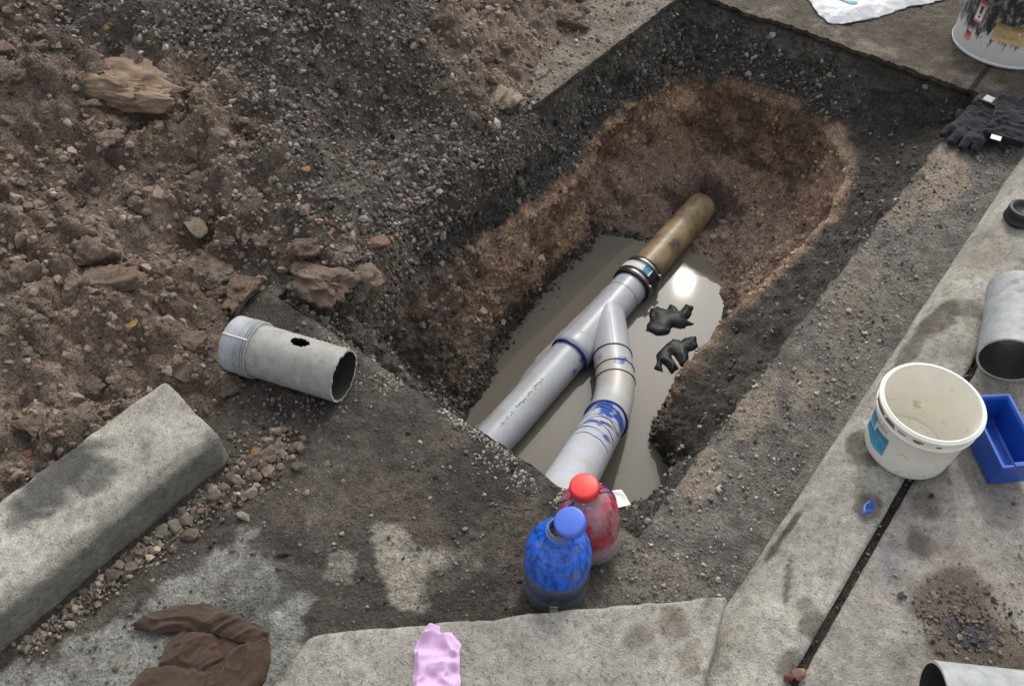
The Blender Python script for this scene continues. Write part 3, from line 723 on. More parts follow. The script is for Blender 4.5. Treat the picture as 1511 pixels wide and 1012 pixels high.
def stone_mesh(seed, sub=3, amp=.22, flat=1.0, clod=False):
    v, f = ico(sub); rr = np.random.default_rng(seed)
    r = 1 + amp * fbm(v[:, 0], v[:, 1], v[:, 2] + seed * 7.7, 1.1, 2, seed)
    v = v * r[:, None]
    for _ in range(4 if clod else 11):                            # knock flat faces off it
        nrm = rr.normal(size=3); nrm /= np.linalg.norm(nrm); h = rr.uniform(.5, .8)
        dd = v @ nrm; m = dd > h; v[m] -= np.outer(dd[m] - h, nrm) * .95
    k = (.30, .16, .09) if clod else (.05, .03, .0)
    q = 1 + k[0] * fbm(v[:, 0], v[:, 1], v[:, 2], 2.2, 2, seed + 1) - k[1] * np.abs(fbm(v[:, 0], v[:, 1], v[:, 2], 5, 2, seed + 2)) + k[2] * fbm(v[:, 0], v[:, 1], v[:, 2], 12, 2, seed + 3)
    v = v * q[:, None]; v[:, 2] *= flat
    return mkmesh('stone', v, f, clod)
STONES = [stone_mesh(200 + i, 3, .3, .85) for i in range(10)]
CLODS = [stone_mesh(300 + i, 5, .5, .85, True) for i in range(6)]
for me in STONES + CLODS: me.materials.append(M['stone'])
def put(me, x, y, z, r, col, parent, name='stone', asp=None, rot=None):
    o = bpy.data.objects.new(name, me); C.objects.link(o); o.parent = parent
    a = asp or (random.uniform(.75, 1.25), random.uniform(.75, 1.25), random.uniform(.6, .95))
    o.scale = (r * a[0], r * a[1], r * a[2]); o.location = (x, y, z); o.rotation_euler = rot or (random.uniform(-.4, .4), random.uniform(-.4, .4), random.uniform(0, 6.28))
    o.color = (*col, 1); return o
def scol(kind):
    b = {'b': (.185, .142, .112), 't': (.24, .185, .14), 'p': (.33, .29, .24), 'o': (.42, .23, .08), 'd': (.085, .08, .08), 'r': (.19, .125, .095)}[kind]
    k = random.uniform(.75, 1.25); return tuple(q * k for q in b)
# lumps and stones that stand out on the heap: (x, y, radius, aspect, rotation z, colour, 1 = earth clod)
LUMPS = [(-2.10, .915, .155, (1.45, .60, .50), .42, (.225, .160, .112), 1), (-2.16, 1.03, .05, (1.3, .7, .6), 2.5, (.13, .10, .085), 0),
         (-1.91, .965, .024, (1.2, .8, .8), .4, (.27, .20, .15), 0), (-1.485, 1.80, .062, (1.35, .75, .7), 1.9, (.29, .23, .17), 1), (-1.64, 1.93, .048, (1.1, .9, .7), .3, (.24, .18, .13), 1),
         (-1.435, 1.70, .026, (1, 1, .9), .3, (.25, .18, .14), 0), (-1.587, .638, .030, (1.4, .62, .4), 1.2, (.33, .27, .20), 0), (-1.51, .489, .021, (.9, 1.2, .8), .5, (.47, .27, .10), 0),
         (-2.267, 1.041, .015, (.9, 1.2, .8), .5, (.50, .37, .12), 0), (-1.36, .915, .066, (1.5, .8, .6), .25, (.18, .128, .10), 1), (-1.56, 1.97, .03, (1.2, .9, .7), 1.0, (.27, .21, .16), 1),
         (-1.35, 1.12, .034, (1, .8, .8), 1.0, (.24, .15, .11), 0), (-1.55, 1.30, .022, (1, 1, .9), .1, (.20, .15, .13), 0), (-1.585, 1.106, .017, (1, .8, .8), .2, (.48, .25, .08), 0),
         (-1.76, 1.99, .016, (1, 1, .8), .2, (.50, .27, .09), 0), (-1.60, 1.97, .013, (.8, 1.4, .7), .2, (.52, .34, .11), 0), (-1.574, 1.238, .017, (.6, 1.6, .7), .9, (.36, .26, .11), 0),
         (-1.44, .96, .045, (1.2, .9, .7), .7, (.17, .115, .09), 1), (-1.50, .78, .06, (1.3, .9, .6), 2.0, (.18, .125, .09), 1), (-1.62, .50, .07, (1.2, .9, .55), .9, (.165, .115, .085), 1),
         (-1.42, .55, .055, (1.2, .9, .7), .4, (.15, .11, .085), 1), (-1.36, .50, .04, (1.0, .9, .7), 1.4, (.20, .155, .11), 0), (-1.30, .92, .03, (1, .8, .7), .4, (.19, .14, .12), 1)]
for i_, (x_, y_, r_, asp, rz, col, kd) in enumerate(LUMPS):
    hz = float(heap_base(np.array([x_]), np.array([y_]))[0][0])
    put((CLODS if kd else STONES)[i_ % 6], x_, y_, max(hz, 0) + r_ * asp[2] * (.15 if kd else .35), r_, col, heap, 'clod' if kd else 'stone', asp, (random.uniform(-.15, .15), random.uniform(-.15, .15), rz))
nst = 0
Xs, Ys = on_heap(3600, -2.8, -1.27, -.1, 3.0)
zs = heap_zone(Xs, Ys); hs = heap_h(Xs, Ys)
for x_, y_, z_, hz in zip(Xs.tolist(), Ys.tolist(), zs, hs.tolist()):
    near = math.hypot(x_ + 1.5, y_ - .9)
    if random.random() > (.30 if z_ < .5 else .05) * (1.4 if near < .8 else .7): continue
    cl_ = random.random() < .62
    r_ = min(.062, max(.009, random.lognormvariate(math.log(.024 if cl_ else .0115), .42)))
    put(random.choice(CLODS if cl_ else STONES), x_, y_, hz - r_ * .1, r_, scol(random.choices('btrpdo', (12, 2, 2, 0 if cl_ else 2, 0 if cl_ else 2, 0 if cl_ else .35))[0]), heap, 'clod' if cl_ else 'stone'); nst += 1
    if nst >= 276: break
# pebbles drifted along the loose kerbstone
for _ in range(120):
    t_ = random.random(); off = abs(random.gauss(0, .045)) * (.3 + 1.1 * t_)
    x_, y_ = -1.100 + off, .10 + .46 * t_ ** .8
    r_ = min(.019, max(.0045, random.lognormvariate(math.log(.0078 + .0035 * t_), .42)))
    put(random.choice(STONES), x_, y_, r_ * .45, r_, scol(random.choices('btrpdo', (4, 6, 1.5, 8, 1, .5))[0]), ground)
for _ in range(40):
    x_, y_ = random.uniform(-1.1, -.3), random.uniform(-.1, .78)
    r_ = random.uniform(.004, .008); put(random.choice(STONES), x_, y_, r_ * .4, r_, scol(random.choice('btpd')), ground)
for (x_, y_, r_, col) in ((-.862, .345, .013, (.12, .07, .055)), (-.846, .318, .010, (.20, .13, .11)), (-1.08, .30, .014, (.20, .07, .05)), (-1.46, 1.97, .012, (.30, .26, .22)), (-1.50, 2.06, .014, (.36, .32, .28)), (-1.47, 2.25, .009, (.3, .25, .2))):
    put(random.choice(STONES), x_, y_, r_ * .4, r_, col, ground)
for _ in range(60):                                                # stones sticking out of the pit's sides
    p = pitV[int(ci[random.randrange(len(ci))])]; r_ = random.uniform(.006, .013)
    put(random.choice(STONES), float(p[0]), float(p[1]), float(p[2]), r_, scol(random.choice('bdpdb')), pit)

# ------------------------------------------------------------------ kerb, footpath, loose kerbstones
def cvar(V, base, stains=()):
    V = np.asarray(V); x, y, z = V[:, 0], V[:, 1], V[:, 2]
    c = np.array(base)[None] * (1 + .16 * fbm(x, y, z, 4, 4, 401) + .10 * fbm(x, y, z, 24, 3, 402))[:, None]
    for (cx, cy, rx, ry, rot, col, k) in stains:
        c = lerp(c, np.array(col), k * blob(x, y, cx, cy, rx, ry, rot, .45, 34, 77))
    return c
KBASE = (.33, .312, .275)
WET = (.105, .092, .075)
# profile across the kerb (x, z): battered face to the yard, flat top, back edge at the footpath joint
prof = [(-.106, -.02), (-.106, .004), (-.103, .014), (-.082, .040), (-.068, .055), (-.056, .064), (-.042, .069), (-.02, KZ), (.0, KZ + .001), (.02, KZ + .001), (.035, KZ), (.047, KZ - .001), (.053, KZ - .005), (.055, KZ - .02), (.055, -.02)]
_p = np.array(prof); _l = np.concatenate([[0], np.cumsum(np.linalg.norm(np.diff(_p, axis=0), axis=1))]); _q = np.unique(np.concatenate([_l, np.linspace(0, _l[-1], 44)]))
prof = list(zip(np.interp(_q, _l, _p[:, 0]), np.interp(_q, _l, _p[:, 1])))
ky = np.concatenate([np.linspace(-6, -.8, 8)[:-1], np.arange(-.8, 3.9, .009), np.linspace(3.9, 9, 8)[1:]])
KV = np.array([[px_, y_, pz_] for y_ in ky for px_, pz_ in prof])
wob = fbm(KV[:, 0], KV[:, 1], KV[:, 2], 16, 4, 411); KV[:, 2] += np.where(KV[:, 2] > 0.002, .0028 * wob - .006 * np.maximum(fbm(KV[:, 0] * 0, KV[:, 1], 0, 14, 4, 413) - .15, 0) * ((KV[:, 0] > .03) | (KV[:, 0] < -.05)), 0); KV[:, 0] += .0025 * fbm(KV[:, 0] * 0, KV[:, 1], KV[:, 2] * 3, 9, 4, 412)
KC = cvar(KV, KBASE, [(-.055, 1.735, .035, .07, 0, WET, .9), (-.02, 1.80, .05, .035, .5, WET, .6), (-.075, 1.62, .02, .12, 0, WET, .8), (.022, 1.13, .026, .035, 0, WET, .85), (.038, .838, .022, .035, 0, WET, .85),
                      (.01, .865, .014, .018, 0, WET, .7), (-.035, .885, .006, .05, .35, WET, .9), (-.085, 1.03, .008, .04, 0, (.08, .07, .06), .9), (-.088, .96, .008, .05, 0, (.08, .07, .06), .9),
                      (-.066, 1.275, .018, .05, .2, WET, .9), (-.03, 1.235, .03, .02, .6, WET, .8), (.045, .745, .03, .04, 0, WET, .8), (-.04, 2.05, .05, .12, 0, (.26, .23, .19), .6), (-.02, 2.5, .05, .2, 0, (.24, .21, .17), .5)])
kerb = single('kerb', (KV, grid_faces(len(ky), len(prof))), M['conc'], 'long pale concrete kerb with a sloped face beside the muddy strip', 'kerb', (-.02, 1.2, 0), True, KC)
# footpath slab to the right of the kerb
px_ = np.concatenate([[.066, .067, .070], np.arange(.08, .62, .008), np.linspace(.62, 20, 12)[1:]]); py_ = np.concatenate([np.linspace(-12, -.4, 8)[:-1], np.arange(-.4, 3.4, .010), np.linspace(3.4, 22, 12)[1:]])
FX, FY = np.meshgrid(px_, py_, indexing='ij')
mudm = np.maximum(blob(FX, FY, .235, 1.03, .10, .085, .5, .45, 14, 55), blob(FX, FY, .30, .98, .09, .09, .2, .45, 14, 56))
FZ = KZ - .003 + .0016 * fbm(FX, FY, 0, 20, 4, 421) + mudm * (.006 + .006 * fbm(FX, FY, 0, 50, 3, 422))
FZ[0] = -.02; FZ[1] = KZ - .02; FZ[2] = KZ - .006
FC = lerp(np.broadcast_to(np.array((.285, .265, .24)), FX.shape + (3,)), np.array((.335, .295, .268)), smooth(-.3, .3, fbm(FX, FY, 0, 5, 4, 423)))
FC = lerp(FC, np.array((.10, .078, .06)), .9 * mudm)
for cx, cy, rx, ry, col, k in ((.275, 1.0, .05, .035, (.045, .05, .065), .8), (.135, 1.12, .028, .03, WET, .8), (.10, 1.05, .02, .05, (.2, .2, .24), .5), (.20, 1.14, .06, .02, (.24, .17, .14), .5), (.11, 1.21, .03, .03, WET, .6), (.22, 1.55, .10, .10, (.24, .23, .2), .6)):
    FC = lerp(FC, np.array(col), k * blob(FX, FY, cx, cy, rx, ry, .3, .45, 20, 60))
FC = FC * (1 + .18 * fbm(FX, FY, 0, 40, 3, 424))[..., None]
path = struct('pavement', (np.stack([FX, FY, FZ], -1).reshape(-1, 3), grid_faces(*FX.shape)), M['conc'], True, FC.reshape(-1, 3))
# dirt packed in the joint
jy = np.arange(-.3, 3.2, .012); jx = np.array([.050, .0545, .060, .066, .071])
JX, JY = np.meshgrid(jx, jy, indexing='ij'); JZ = KZ - .013 + .006 * fbm(JX, JY, 0, 45, 3, 431)
joint = link('joint_dirt', mkmesh('joint_dirt', np.stack([JX, JY, JZ], -1).reshape(-1, 3), grid_faces(*JX.shape), True, np.tile(np.array([[.045, .038, .032]]), (JX.size, 1))), M['pit'], path)
n = 130; gy_ = rng.uniform(.3, 2.2, n); gxx = rng.normal(.060, .0035, n)
gravel('gravel_cover', np.stack([gxx, gy_, np.full(n, KZ - .009)], -1), np.clip(rng.lognormal(math.log(.0022), .4, n), .0012, .005), np.clip(pick(n, (.13, .115, .10), .6), .02, .5), path)
n = 520; gxx = rng.normal(.26, .06, n); gy_ = rng.normal(1.01, .055, n); kk = blob(gxx, gy_, .26, 1.01, .11, .10, .4, .5, 16, 57) > .5; gxx, gy_ = gxx[kk], gy_[kk]; n = len(gxx)
gravel('mud_crumbs', np.stack([gxx, gy_, np.full(n, KZ + .003)], -1), np.clip(rng.lognormal(math.log(.0025), .5, n), .0012, .008), np.clip(pick(n, (.12, .095, .075), .4), .03, .5), path)
n = 500; gxx = rng.uniform(.08, .45, n); gy_ = rng.uniform(.7, 1.9, n)
gravel('gravel_cover', np.stack([gxx, gy_, np.full(n, KZ)], -1), np.clip(rng.lognormal(math.log(.0018), .4, n), .001, .004), np.clip(pick(n, (.24, .21, .18), .5), .03, .6), path)
for (x_, y_, r_, col) in ((.145, .99, .010, (.13, .13, .14)), (.062, .735, .012, (.42, .27, .18)), (.05, .72, .010, (.30, .10, .07)), (.17, 1.02, .005, (.1, .09, .09)), (.11, 1.235, .007, (.16, .05, .04))):
    put(random.choice(STONES), x_, y_, KZ + r_ * .3, r_, col, path)

def kerbstone(name, quad, h, r, label, stains, seed, z0=0.0, tilt=None):
    """rounded concrete block whose top is the quad (4 xy corners, counter-clockwise)"""
    q = [np.array(p) for p in quad]
    lx = np.linalg.norm(q[1] - q[0]); ly = np.linalg.norm(q[3] - q[0])
    V, F = rbox(lx, ly, h, r, .0125)
    u, v = V[:, :1] / lx, V[:, 1:2] / ly
    XY = (1 - u) * (1 - v) * q[0] + u * (1 - v) * q[1] + u * v * q[2] + (1 - u) * v * q[3]
    W = np.hstack([XY, V[:, 2:] + z0])
    W, F = rough(W, F, .006, 15, seed, 5)
    W, F = rough(W, F, .0022, 70, seed + 5, 3)
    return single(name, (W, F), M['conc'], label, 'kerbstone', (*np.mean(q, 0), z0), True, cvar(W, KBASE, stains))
# world points of the two blocks
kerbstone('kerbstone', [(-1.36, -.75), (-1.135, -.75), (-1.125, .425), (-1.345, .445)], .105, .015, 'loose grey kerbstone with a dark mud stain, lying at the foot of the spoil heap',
          [(-1.30, .15, .055, .12, .2, (.075, .072, .070), .9), (-1.24, .20, .03, .05, .2, (.06, .06, .062), .7), (-1.13, -.1, .03, .7, 0, (.17, .165, .14), .7), (-1.13, .3, .025, .2, 0, (.18, .17, .15), .6)], 511, -.012)  # mud stain first; last two bands paint the shaded right side into the colour
kerbstone('kerbstone', [(-.585, -.02), (-.03, .49), (-.104, .770), (-.652, .240)], .13, .013, 'pale kerbstone with a slanted end, lying between the bottles and the lilac cloth',
          [(-.16, .66, .025, .03, .3, (.14, .11, .085), .7), (-.10, .62, .02, .03, .3, (.14, .11, .085), .7), (-.19, .60, .03, .02, .9, (.15, .12, .09), .6), (-.13, .74, .006, .02, .2, (.1, .09, .08), .8), (-.4, .35, .2, .1, .8, (.30, .28, .25), .4)], 521, -.012)

# ------------------------------------------------------------------ drain pipes in the pit
PR = .062
def axp(y_): return np.array((-.933 - .04 * y_, y_, -.62))
def pvc_cols(V, base=(.43, .45, .485), blue=None, thr=.25, seed=7, dirt=.6):
    V = np.asarray(V); x, y, z = V[:, 0], V[:, 1], V[:, 2]
    c = np.array(base)[None] * (1 + .06 * fbm(x, y, z, 12, 3, 601))[:, None]
    c = lerp(c, np.array((.40, .37, .31)), dirt * smooth(.15, .55, fbm(x, y, z, 16, 4, seed + 40)))
    c = lerp(c, np.array((.25, .22, .18)), .6 * smooth(-.60, WZ + .005, z) * smooth(-.3, .3, fbm(x, y, z, 30, 3, seed + 50)))
    if blue is not None:
        for (p, rad, k) in blue:
            d_ = np.linalg.norm(V - np.array(p), axis=1) / rad
            c = lerp(c, np.array((.025, .07, .34)), k * smooth(thr - .05, thr + .12, fbm(x, y, z, 26, 3, seed) + .75 - d_))
    return c
def tube(a, b, r, n=40, seg=96, lip=True):
    return sweep(line(a, b, n), r, seg)
drain = thing('drain_pipe', 'grey drainpipe run with a Y branch, black coupling and brown old end in the puddle', 'pipe', (-1.0, 1.7, WZ))
ax_dir = axp(2) - axp(1); ax_dir /= np.linalg.norm(ax_dir)
# straight pipe into the near wall
v_, f_ = tube(axp(.84), axp(1.585), PR, 80)
part('straight_pipe', (v_, f_), M['pvc'], drain, True, pvc_cols(v_, blue=[((-1.03, 1.55, -.56), .05, .9), ((-.93, 1.55, -.60), .06, .9)], thr=.35, seed=11))
# printing along the straight pipe: short illegible strokes
rr = random.Random(5); pv = []
ref_up = np.array((-.35, 0, 1.0))
for i in range(26):
    y_ = 1.17 + i * .0085 + rr.uniform(-.001, .001)
    if i in (7, 8, 15, 19): continue
    for k in range(rr.choice((1, 2, 2))):
        a_ = rr.uniform(-.02, .10) + .42
        pv.append(patch(axp(y_ + k * .003) , ax_dir, ref_up, PR, a_, a_ + rr.uniform(.05, .13), 0, rr.uniform(.0012, .004), 4, 2, .0006))
part('printed_marking', join(*pv), M['faint_ink'], drain, False)['kind'] = 'stuff'
# wye
J = axp(1.80); B1 = np.array((-.868, 1.63, -.597))
wy = join(tube(axp(1.60), axp(1.965), PR + .002, 60), tube(J, B1 + (B1 - J) * .02, PR + .001, 40))
wye = part('wye_fitting', wy, M['pvc'], drain, True, pvc_cols(wy[0], blue=[((-.93, 1.90, -.57), .03, .9), ((-.99, 1.61, -.56), .05, .5)], thr=.42, seed=21))
part('socket', lathe([(PR + .002, .0), (PR + .008, .004), (PR + .009, .02), (PR + .008, .05), (PR + .003, .064)], axp(1.565), ax_dir, 96), M['pvc'], wye, True, np.tile(np.array([[.40, .42, .46]]), (5 * 96, 1)))
part('seal_ring', lathe([(PR + .001, -.004), (PR + .0075, -.003), (PR + .0085, .001), (PR + .0075, .004)], axp(1.563), ax_dir, 96), M['blue_ink'], wye)
part('seal_ring', lathe([(PR + .002, -.001), (PR + .0034, .0), (PR + .002, .001)], axp(1.90), ax_dir, 96), M['seal'], wye)
bd = B1 - J; bd /= np.linalg.norm(bd)
u_ = np.array((0, 0, 1.0)) - bd * bd[2]; u_ /= np.linalg.norm(u_)
sp = line(J + bd * .065 + u_ * (PR + .0012), B1 + u_ * (PR + .0012), 12)
part('mould_seam', sweep(sp, .0016, 8, (True, True)), M['white_label'], wye)
part('seal_ring', lathe([(PR, -.002), (PR + .0045, -.0015), (PR + .0045, .0015), (PR, .002)], B1, bd, 96), M['seal'], wye)
# elbow, swept
E2 = np.array((-.717, 1.358, -.53)); D2 = np.array((.265, -.774, .575)); D2 /= np.linalg.norm(D2)
def hermite(a, ta, b, tb, n):
    t = np.linspace(0, 1, n)[:, None]; return (2 * t ** 3 - 3 * t ** 2 + 1) * a + (t ** 3 - 2 * t ** 2 + t) * ta + (-2 * t ** 3 + 3 * t ** 2) * b + (t ** 3 - t ** 2) * tb
ep = np.vstack([line(B1, B1 + bd * .07, 8)[:-1], hermite(B1 + bd * .07, bd * .30, E2, D2 * .26, 44)])
v_, f_ = sweep(ep, PR + .0015, 96)
elbow = part('elbow', (v_, f_), M['pvc'], drain, True, lerp(pvc_cols(v_, (.44, .45, .46), blue=[((-.83, 1.58, -.535), .045, 1), ((-.88, 1.57, -.55), .03, .6)], thr=.30, seed=31, dirt=.7), np.array((.50, .36, .24)), .35 * np.exp(-(((v_[:, 1] - 1.53) / .05) ** 2))))
for k_, mt in ((14, 'seal'), (7, 'seal')):
    t_ = ep[k_ + 1] - ep[k_]; part('seal_ring', lathe([(PR + .001, -.0015), (PR + .0042, -.001), (PR + .0042, .001), (PR + .001, .0015)], ep[k_], t_, 96), M[mt], elbow)
part('seal_ring', lathe([(PR + .001, -.003), (PR + .007, -.002), (PR + .007, .003), (PR + .001, .004)], E2, D2, 96), M['blue_ink'], elbow)
# rising branch pipe with its socket, running up behind the bottles into the near bank
OE = E2 + D2 * .80
v_, f_ = tube(E2 - D2 * .005, OE, PR + .0005, 90)
outlet = part('rising_pipe', (v_, f_), M['pvc'], drain, True, pvc_cols(v_, blue=[(E2 + D2 * .030 + np.array((-.01, 0, .06)), .085, 1), (E2 + D2 * .06 + np.array((.05, .02, .03)), .07, 1), (E2 + D2 * .16 + np.array((-.02, 0, .06)), .05, .8), (E2 + D2 * .12 + np.array((-.05, 0, .04)), .03, .8), (E2 + D2 * .22 + np.array((.03, 0, .06)), .02, .9)], thr=.20, seed=41))
uu, vw, dd_ = frame(D2)
for k_ in range(10):                                                # runs of blue primer round the pipe
    rr = random.Random(60 + k_); h = rr.uniform(.03, .34); a = rr.uniform(.2, 1.2); pts = []
    dirn = rr.choice((-1, 1)); da = rr.uniform(.05, .10)
    for q in range(22):
        pts.append(E2 + D2 * h + (PR + .0014) * (math.cos(a) * uu + math.sin(a) * vw)); a += da; h += dirn * rr.uniform(-.002, .005)
    part('primer_run', sweep(np.array(pts), [.0002 + .0010 * math.sin(math.pi * q / 21) * rr.uniform(.6, 1.4) for q in range(22)], 6), M['blue_ink'], outlet)
# old brown pipe and the rubber coupling
v_, f_ = tube(axp(2.0), axp(2.62), PR - .001, 40)
part('old_pipe', (v_, f_), M['brown_pipe'], drain)
cp = part('coupling', lathe([(PR + .001, 0), (PR + .010, .001), (PR + .0115, .006), (PR + .0115, .026), (PR + .013, .030), (PR + .013, .068), (PR + .0115, .072), (PR + .0115, .094), (PR + .010, .098), (PR + .001, .099)], axp(1.958), ax_dir, 96), M['rubber'], drain)
for h_ in (.010, .077):
    bnd = part('clamp_band', lathe([(PR + .0112, 0), (PR + .0132, .001), (PR + .0132, .0115), (PR + .0112, .0125)], axp(1.958 + h_), ax_dir, 96), M['steel'], cp)
    ca = axp(1.958 + h_ + .006); sdv = np.array((.93, .0, .36)); sdv /= np.linalg.norm(sdv)
    tz = np.cross(ax_dir, sdv)
    part('clamp_screw', sweep(line(ca + sdv * (PR + .018) - tz * .013, ca + sdv * (PR + .018) + tz * .016, 4), [.0055, .005, .005, .0062], 8, (True, True)), M['steel'], cp)
part('sticker', patch(axp(1.958), ax_dir, (0, 0, 1), PR + .0135, -.95, .70, .032, .066, 24, 4, .0008), M['white_label'], cp)
part('sticker_print', patch(axp(1.958), ax_dir, (0, 0, 1), PR + .0148, .28, .62, .033, .064, 8, 3, .0006), M['cyan_label'], cp)

# ------------------------------------------------------------------ floating tar, paper
def outline_mesh(P, zf, res, th, warp=.0, seed=0):
    """solid sheet filling polygon P; zf(x, y, d) gives its upper surface, th its thickness"""
    P = np.array(P, float); lo, hi = P.min(0) - .02, P.max(0) + .02
    gx_ = np.arange(lo[0], hi[0], res); gy2 = np.arange(lo[1], hi[1], res); A, B = np.meshgrid(gx_, gy2, indexing='ij')
    wa = A + warp * fbm(A, B, 0, 40, 3, seed); wb = B + warp * fbm(A, B, 3, 40, 3, seed + 1)
    d = poly_sd(wa, wb, [tuple(p) for p in P])
    # pull vertices just outside the outline back on to it so the edge is clean
    gxd, gyd = np.gradient(d, res); gn = np.maximum(np.hypot(gxd, gyd), 1e-6)
    out = (d < 0) & (d > -1.6 * res)
    A2 = np.where(out, A - gxd / gn * d / gn, A); B2 = np.where(out, B - gyd / gn * d / gn, B)
    F = grid_faces(*A.shape); dd2 = d.ravel()[F]
    F = F[(dd2.max(1) > 0) & (dd2.min(1) > -1.6 * res)]
    dc = np.maximum(d, 0); Zt = zf(A, B, dc)
    used_ = np.unique(F); rm = np.full(A.size, -1); rm[used_] = np.arange(len(used_)); F = rm[F]; nV = len(used_)
    top = np.stack([A2, B2, Zt], -1).reshape(-1, 3)[used_]; bot = top.copy(); bot[:, 2] -= th
    E_ = {}
    for t in F:
        for q in range(4):
            a, b = int(t[q]), int(t[(q + 1) % 4]); k = (min(a, b), max(a, b))
            if k in E_: E_[k] = None
            else: E_[k] = (a, b)
    faces = [tuple(map(int, t)) for t in F] + [tuple(int(q) + nV for q in t[::-1]) for t in F] + [(e[1], e[0], e[0] + nV, e[1] + nV) for e in E_.values() if e]
    return np.vstack([top, bot]), faces
def tar(pix, seed, label):
    z0 = WZ; c0 = np.mean(np.array(pix), 0); pix = [tuple(c0 + (np.array(p) - c0) * 1.04) for p in pix]
    vf = outline_mesh(pix, lambda x, y, d: z0 + .001 + .024 * (1 - np.exp(-d / .014)) * (.85 + .35 * fbm(x, y, 0, 16, 2, seed)), .003, .012, .009, seed)
    single('tar_lump', vf, M['tar'], label, 'tar', (*np.mean(np.array(pix), 0), z0), True, group='black lumps in the puddle')
TAR1 = [(-.872, 1.857), (-.885, 1.905), (-.908, 1.956), (-.866, 1.983), (-.868, 2.012), (-.823, 2.005), (-.825, 2.050), (-.800, 2.052), (-.784, 2.011), (-.788, 1.986), (-.758, 1.985), (-.770, 1.947), (-.805, 1.922), (-.800, 1.882), (-.83, 1.858)]
TAR2 = [(-.780, 1.786), (-.776, 1.836), (-.772, 1.876), (-.750, 1.880), (-.742, 1.907), (-.719, 1.935), (-.687, 1.894), (-.702, 1.860), (-.675, 1.81), (-.690, 1.792), (-.718, 1.809), (-.752, 1.818), (-.729, 1.801), (-.688, 1.778), (-.700, 1.747), (-.745, 1.760), (-.728, 1.727), (-.750, 1.732)]
tar(TAR1, 701, 'larger solid black tar lump floating close to the coupling')
tar(TAR2, 702, 'smaller ragged black tar lump with a hole, floating in the puddle')
pp_ = [(-.465, .895), (-.435, .945), (-.395, .925), (-.420, .880)]
single('paper_scrap', outline_mesh(pp_, lambda x, y, d: -.085 + .30 * (x + .43) * 0 + .006 * fbm(x, y, 0, 40, 3, 9), .004, .001), M['white_label'], 'torn white paper scrap on the pit bank behind the red-capped bottle', 'paper', (-.43, .91, -.09))

# ------------------------------------------------------------------ pipe offcuts
def offcut(name, a, b, r, label, slot=False, ribs=False, ragged=0.0, seg=96, n=90, th=.005, seed=1, base=(.29, .285, .265)):
    a, b = np.array(a, float), np.array(b, float); d = (b - a); L = np.linalg.norm(d); d /= L
    u, v, _ = frame(d)                                             # v points up
    o = thing(name, label, 'pipe offcut', (*((a + b) / 2)[:2], (a[2] + b[2]) / 2 - r))
    def shell(rad, inner):
        V = []; cols = []
        for i in range(n):
            t = i / (n - 1)
            for j in range(seg):
                an = 2 * math.pi * j / seg
                h = t * L
                rg = ragged * float(_rag[j])
                hh = h + (rg * smooth(.85, 1.0, t)) if ragged else h
                V.append(a + d * hh + rad * (math.cos(an) * u + math.sin(an) * v))
        return np.array(V)
    _rag = fbm(np.cos(np.linspace(0, 2 * math.pi, seg, endpoint=False)) * 2, np.sin(np.linspace(0, 2 * math.pi, seg, endpoint=False)) * 2, seed, 2.4, 4, seed, .65)
    F = []
    for i in range(n - 1):
        for j in range(seg):
            if slot:
                t = (i + .5) / (n - 1); an = 2 * math.pi * (j + .5) / seg
                if ((t - .62) / .085) ** 2 + ((an - math.pi * .43) / .22) ** 2 < 1: continue
            F.append((i * seg + j, i * seg + (j + 1) % seg, (i + 1) * seg + (j + 1) % seg, (i + 1) * seg + j))
    V = shell(r, False); x, y, z = V.T
    c = np.array(base)[None] * (1 + .12 * fbm(x, y, z, 10, 3, seed + 2) + .10 * fbm(x, y, z, 60, 2, seed + 3))[:, None]
    c = lerp(c, np.array((.10, .10, .085)), .75 * smooth(.38, .55, fbm(x, y, z, 14, 3, seed + 4)))
    part('pipe_wall', (V, F), M['pvc_dirty'], o, True, c)
    Vi = shell(r - th, True)
    part('inner_wall', (Vi, [f[::-1] for f in F]), M['pvc_in'], o)
    rimv = np.vstack([V[:seg], Vi[:seg], V[-seg:], Vi[-seg:]]); rf = [(j, seg + j, seg + (j + 1) % seg, (j + 1) % seg) for j in range(seg)] + [(2 * seg + j, 2 * seg + (j + 1) % seg, 3 * seg + (j + 1) % seg, 3 * seg + j) for j in range(seg)]
    for q in (0, 1): part('cut_edge', (rimv[q * 2 * seg:(q + 1) * 2 * seg], [tuple(i % (2 * seg) for i in t) for t in rf[q * seg:(q + 1) * seg]]), M['pvc_dirty'], o, False, np.tile(np.array([[.50, .48, .42]]), (2 * seg, 1)))
    if ribs:
        sk_ = part('socket_sleeve', lathe([(r + .001, -.004), (r + .004, -.003), (r + .0045, .0), (r + .0045, .047), (r + .001, .050)], a, d, seg), M['pvc_dirty'], o, True, np.tile(np.array([[.33, .35, .38]]), (5 * seg, 1)))
        for q in range(5):
            part('rib', lathe([(r + .001, 0), (r + .0062, .0012), (r + .0062, .0034), (r + .001, .0046)], a + d * (.034 + q * .0065), d, seg), M['pvc_dirty'], o, True, np.tile(np.array([[.30, .31, .32]]), (4 * seg, 1)))
        part('mould_seam', sweep(line(a + (r + .0052) * (v * .93 - u * .36) - d * .003, a + (r + .0058) * (v * .93 - u * .36) + d * .062, 6), .002, 8, (True, True)), M['white_label'], o)
    return o
offcut('pipe_offcut', (-1.322, .622, .068), (-1.055, .712, .066), .0625, 'grey pipe offcut with ribbed socket and a slot hole, lying by the spoil heap', True, True, .0045, seed=3)
offcut('pipe_offcut', (.113, 1.625, KZ + .0665), (.060, 1.85, KZ + .0665), .0655, 'short smooth grey pipe offcut with a black inside, lying behind the white bucket', False, False, 0, seed=13, base=(.31, .325, .335))
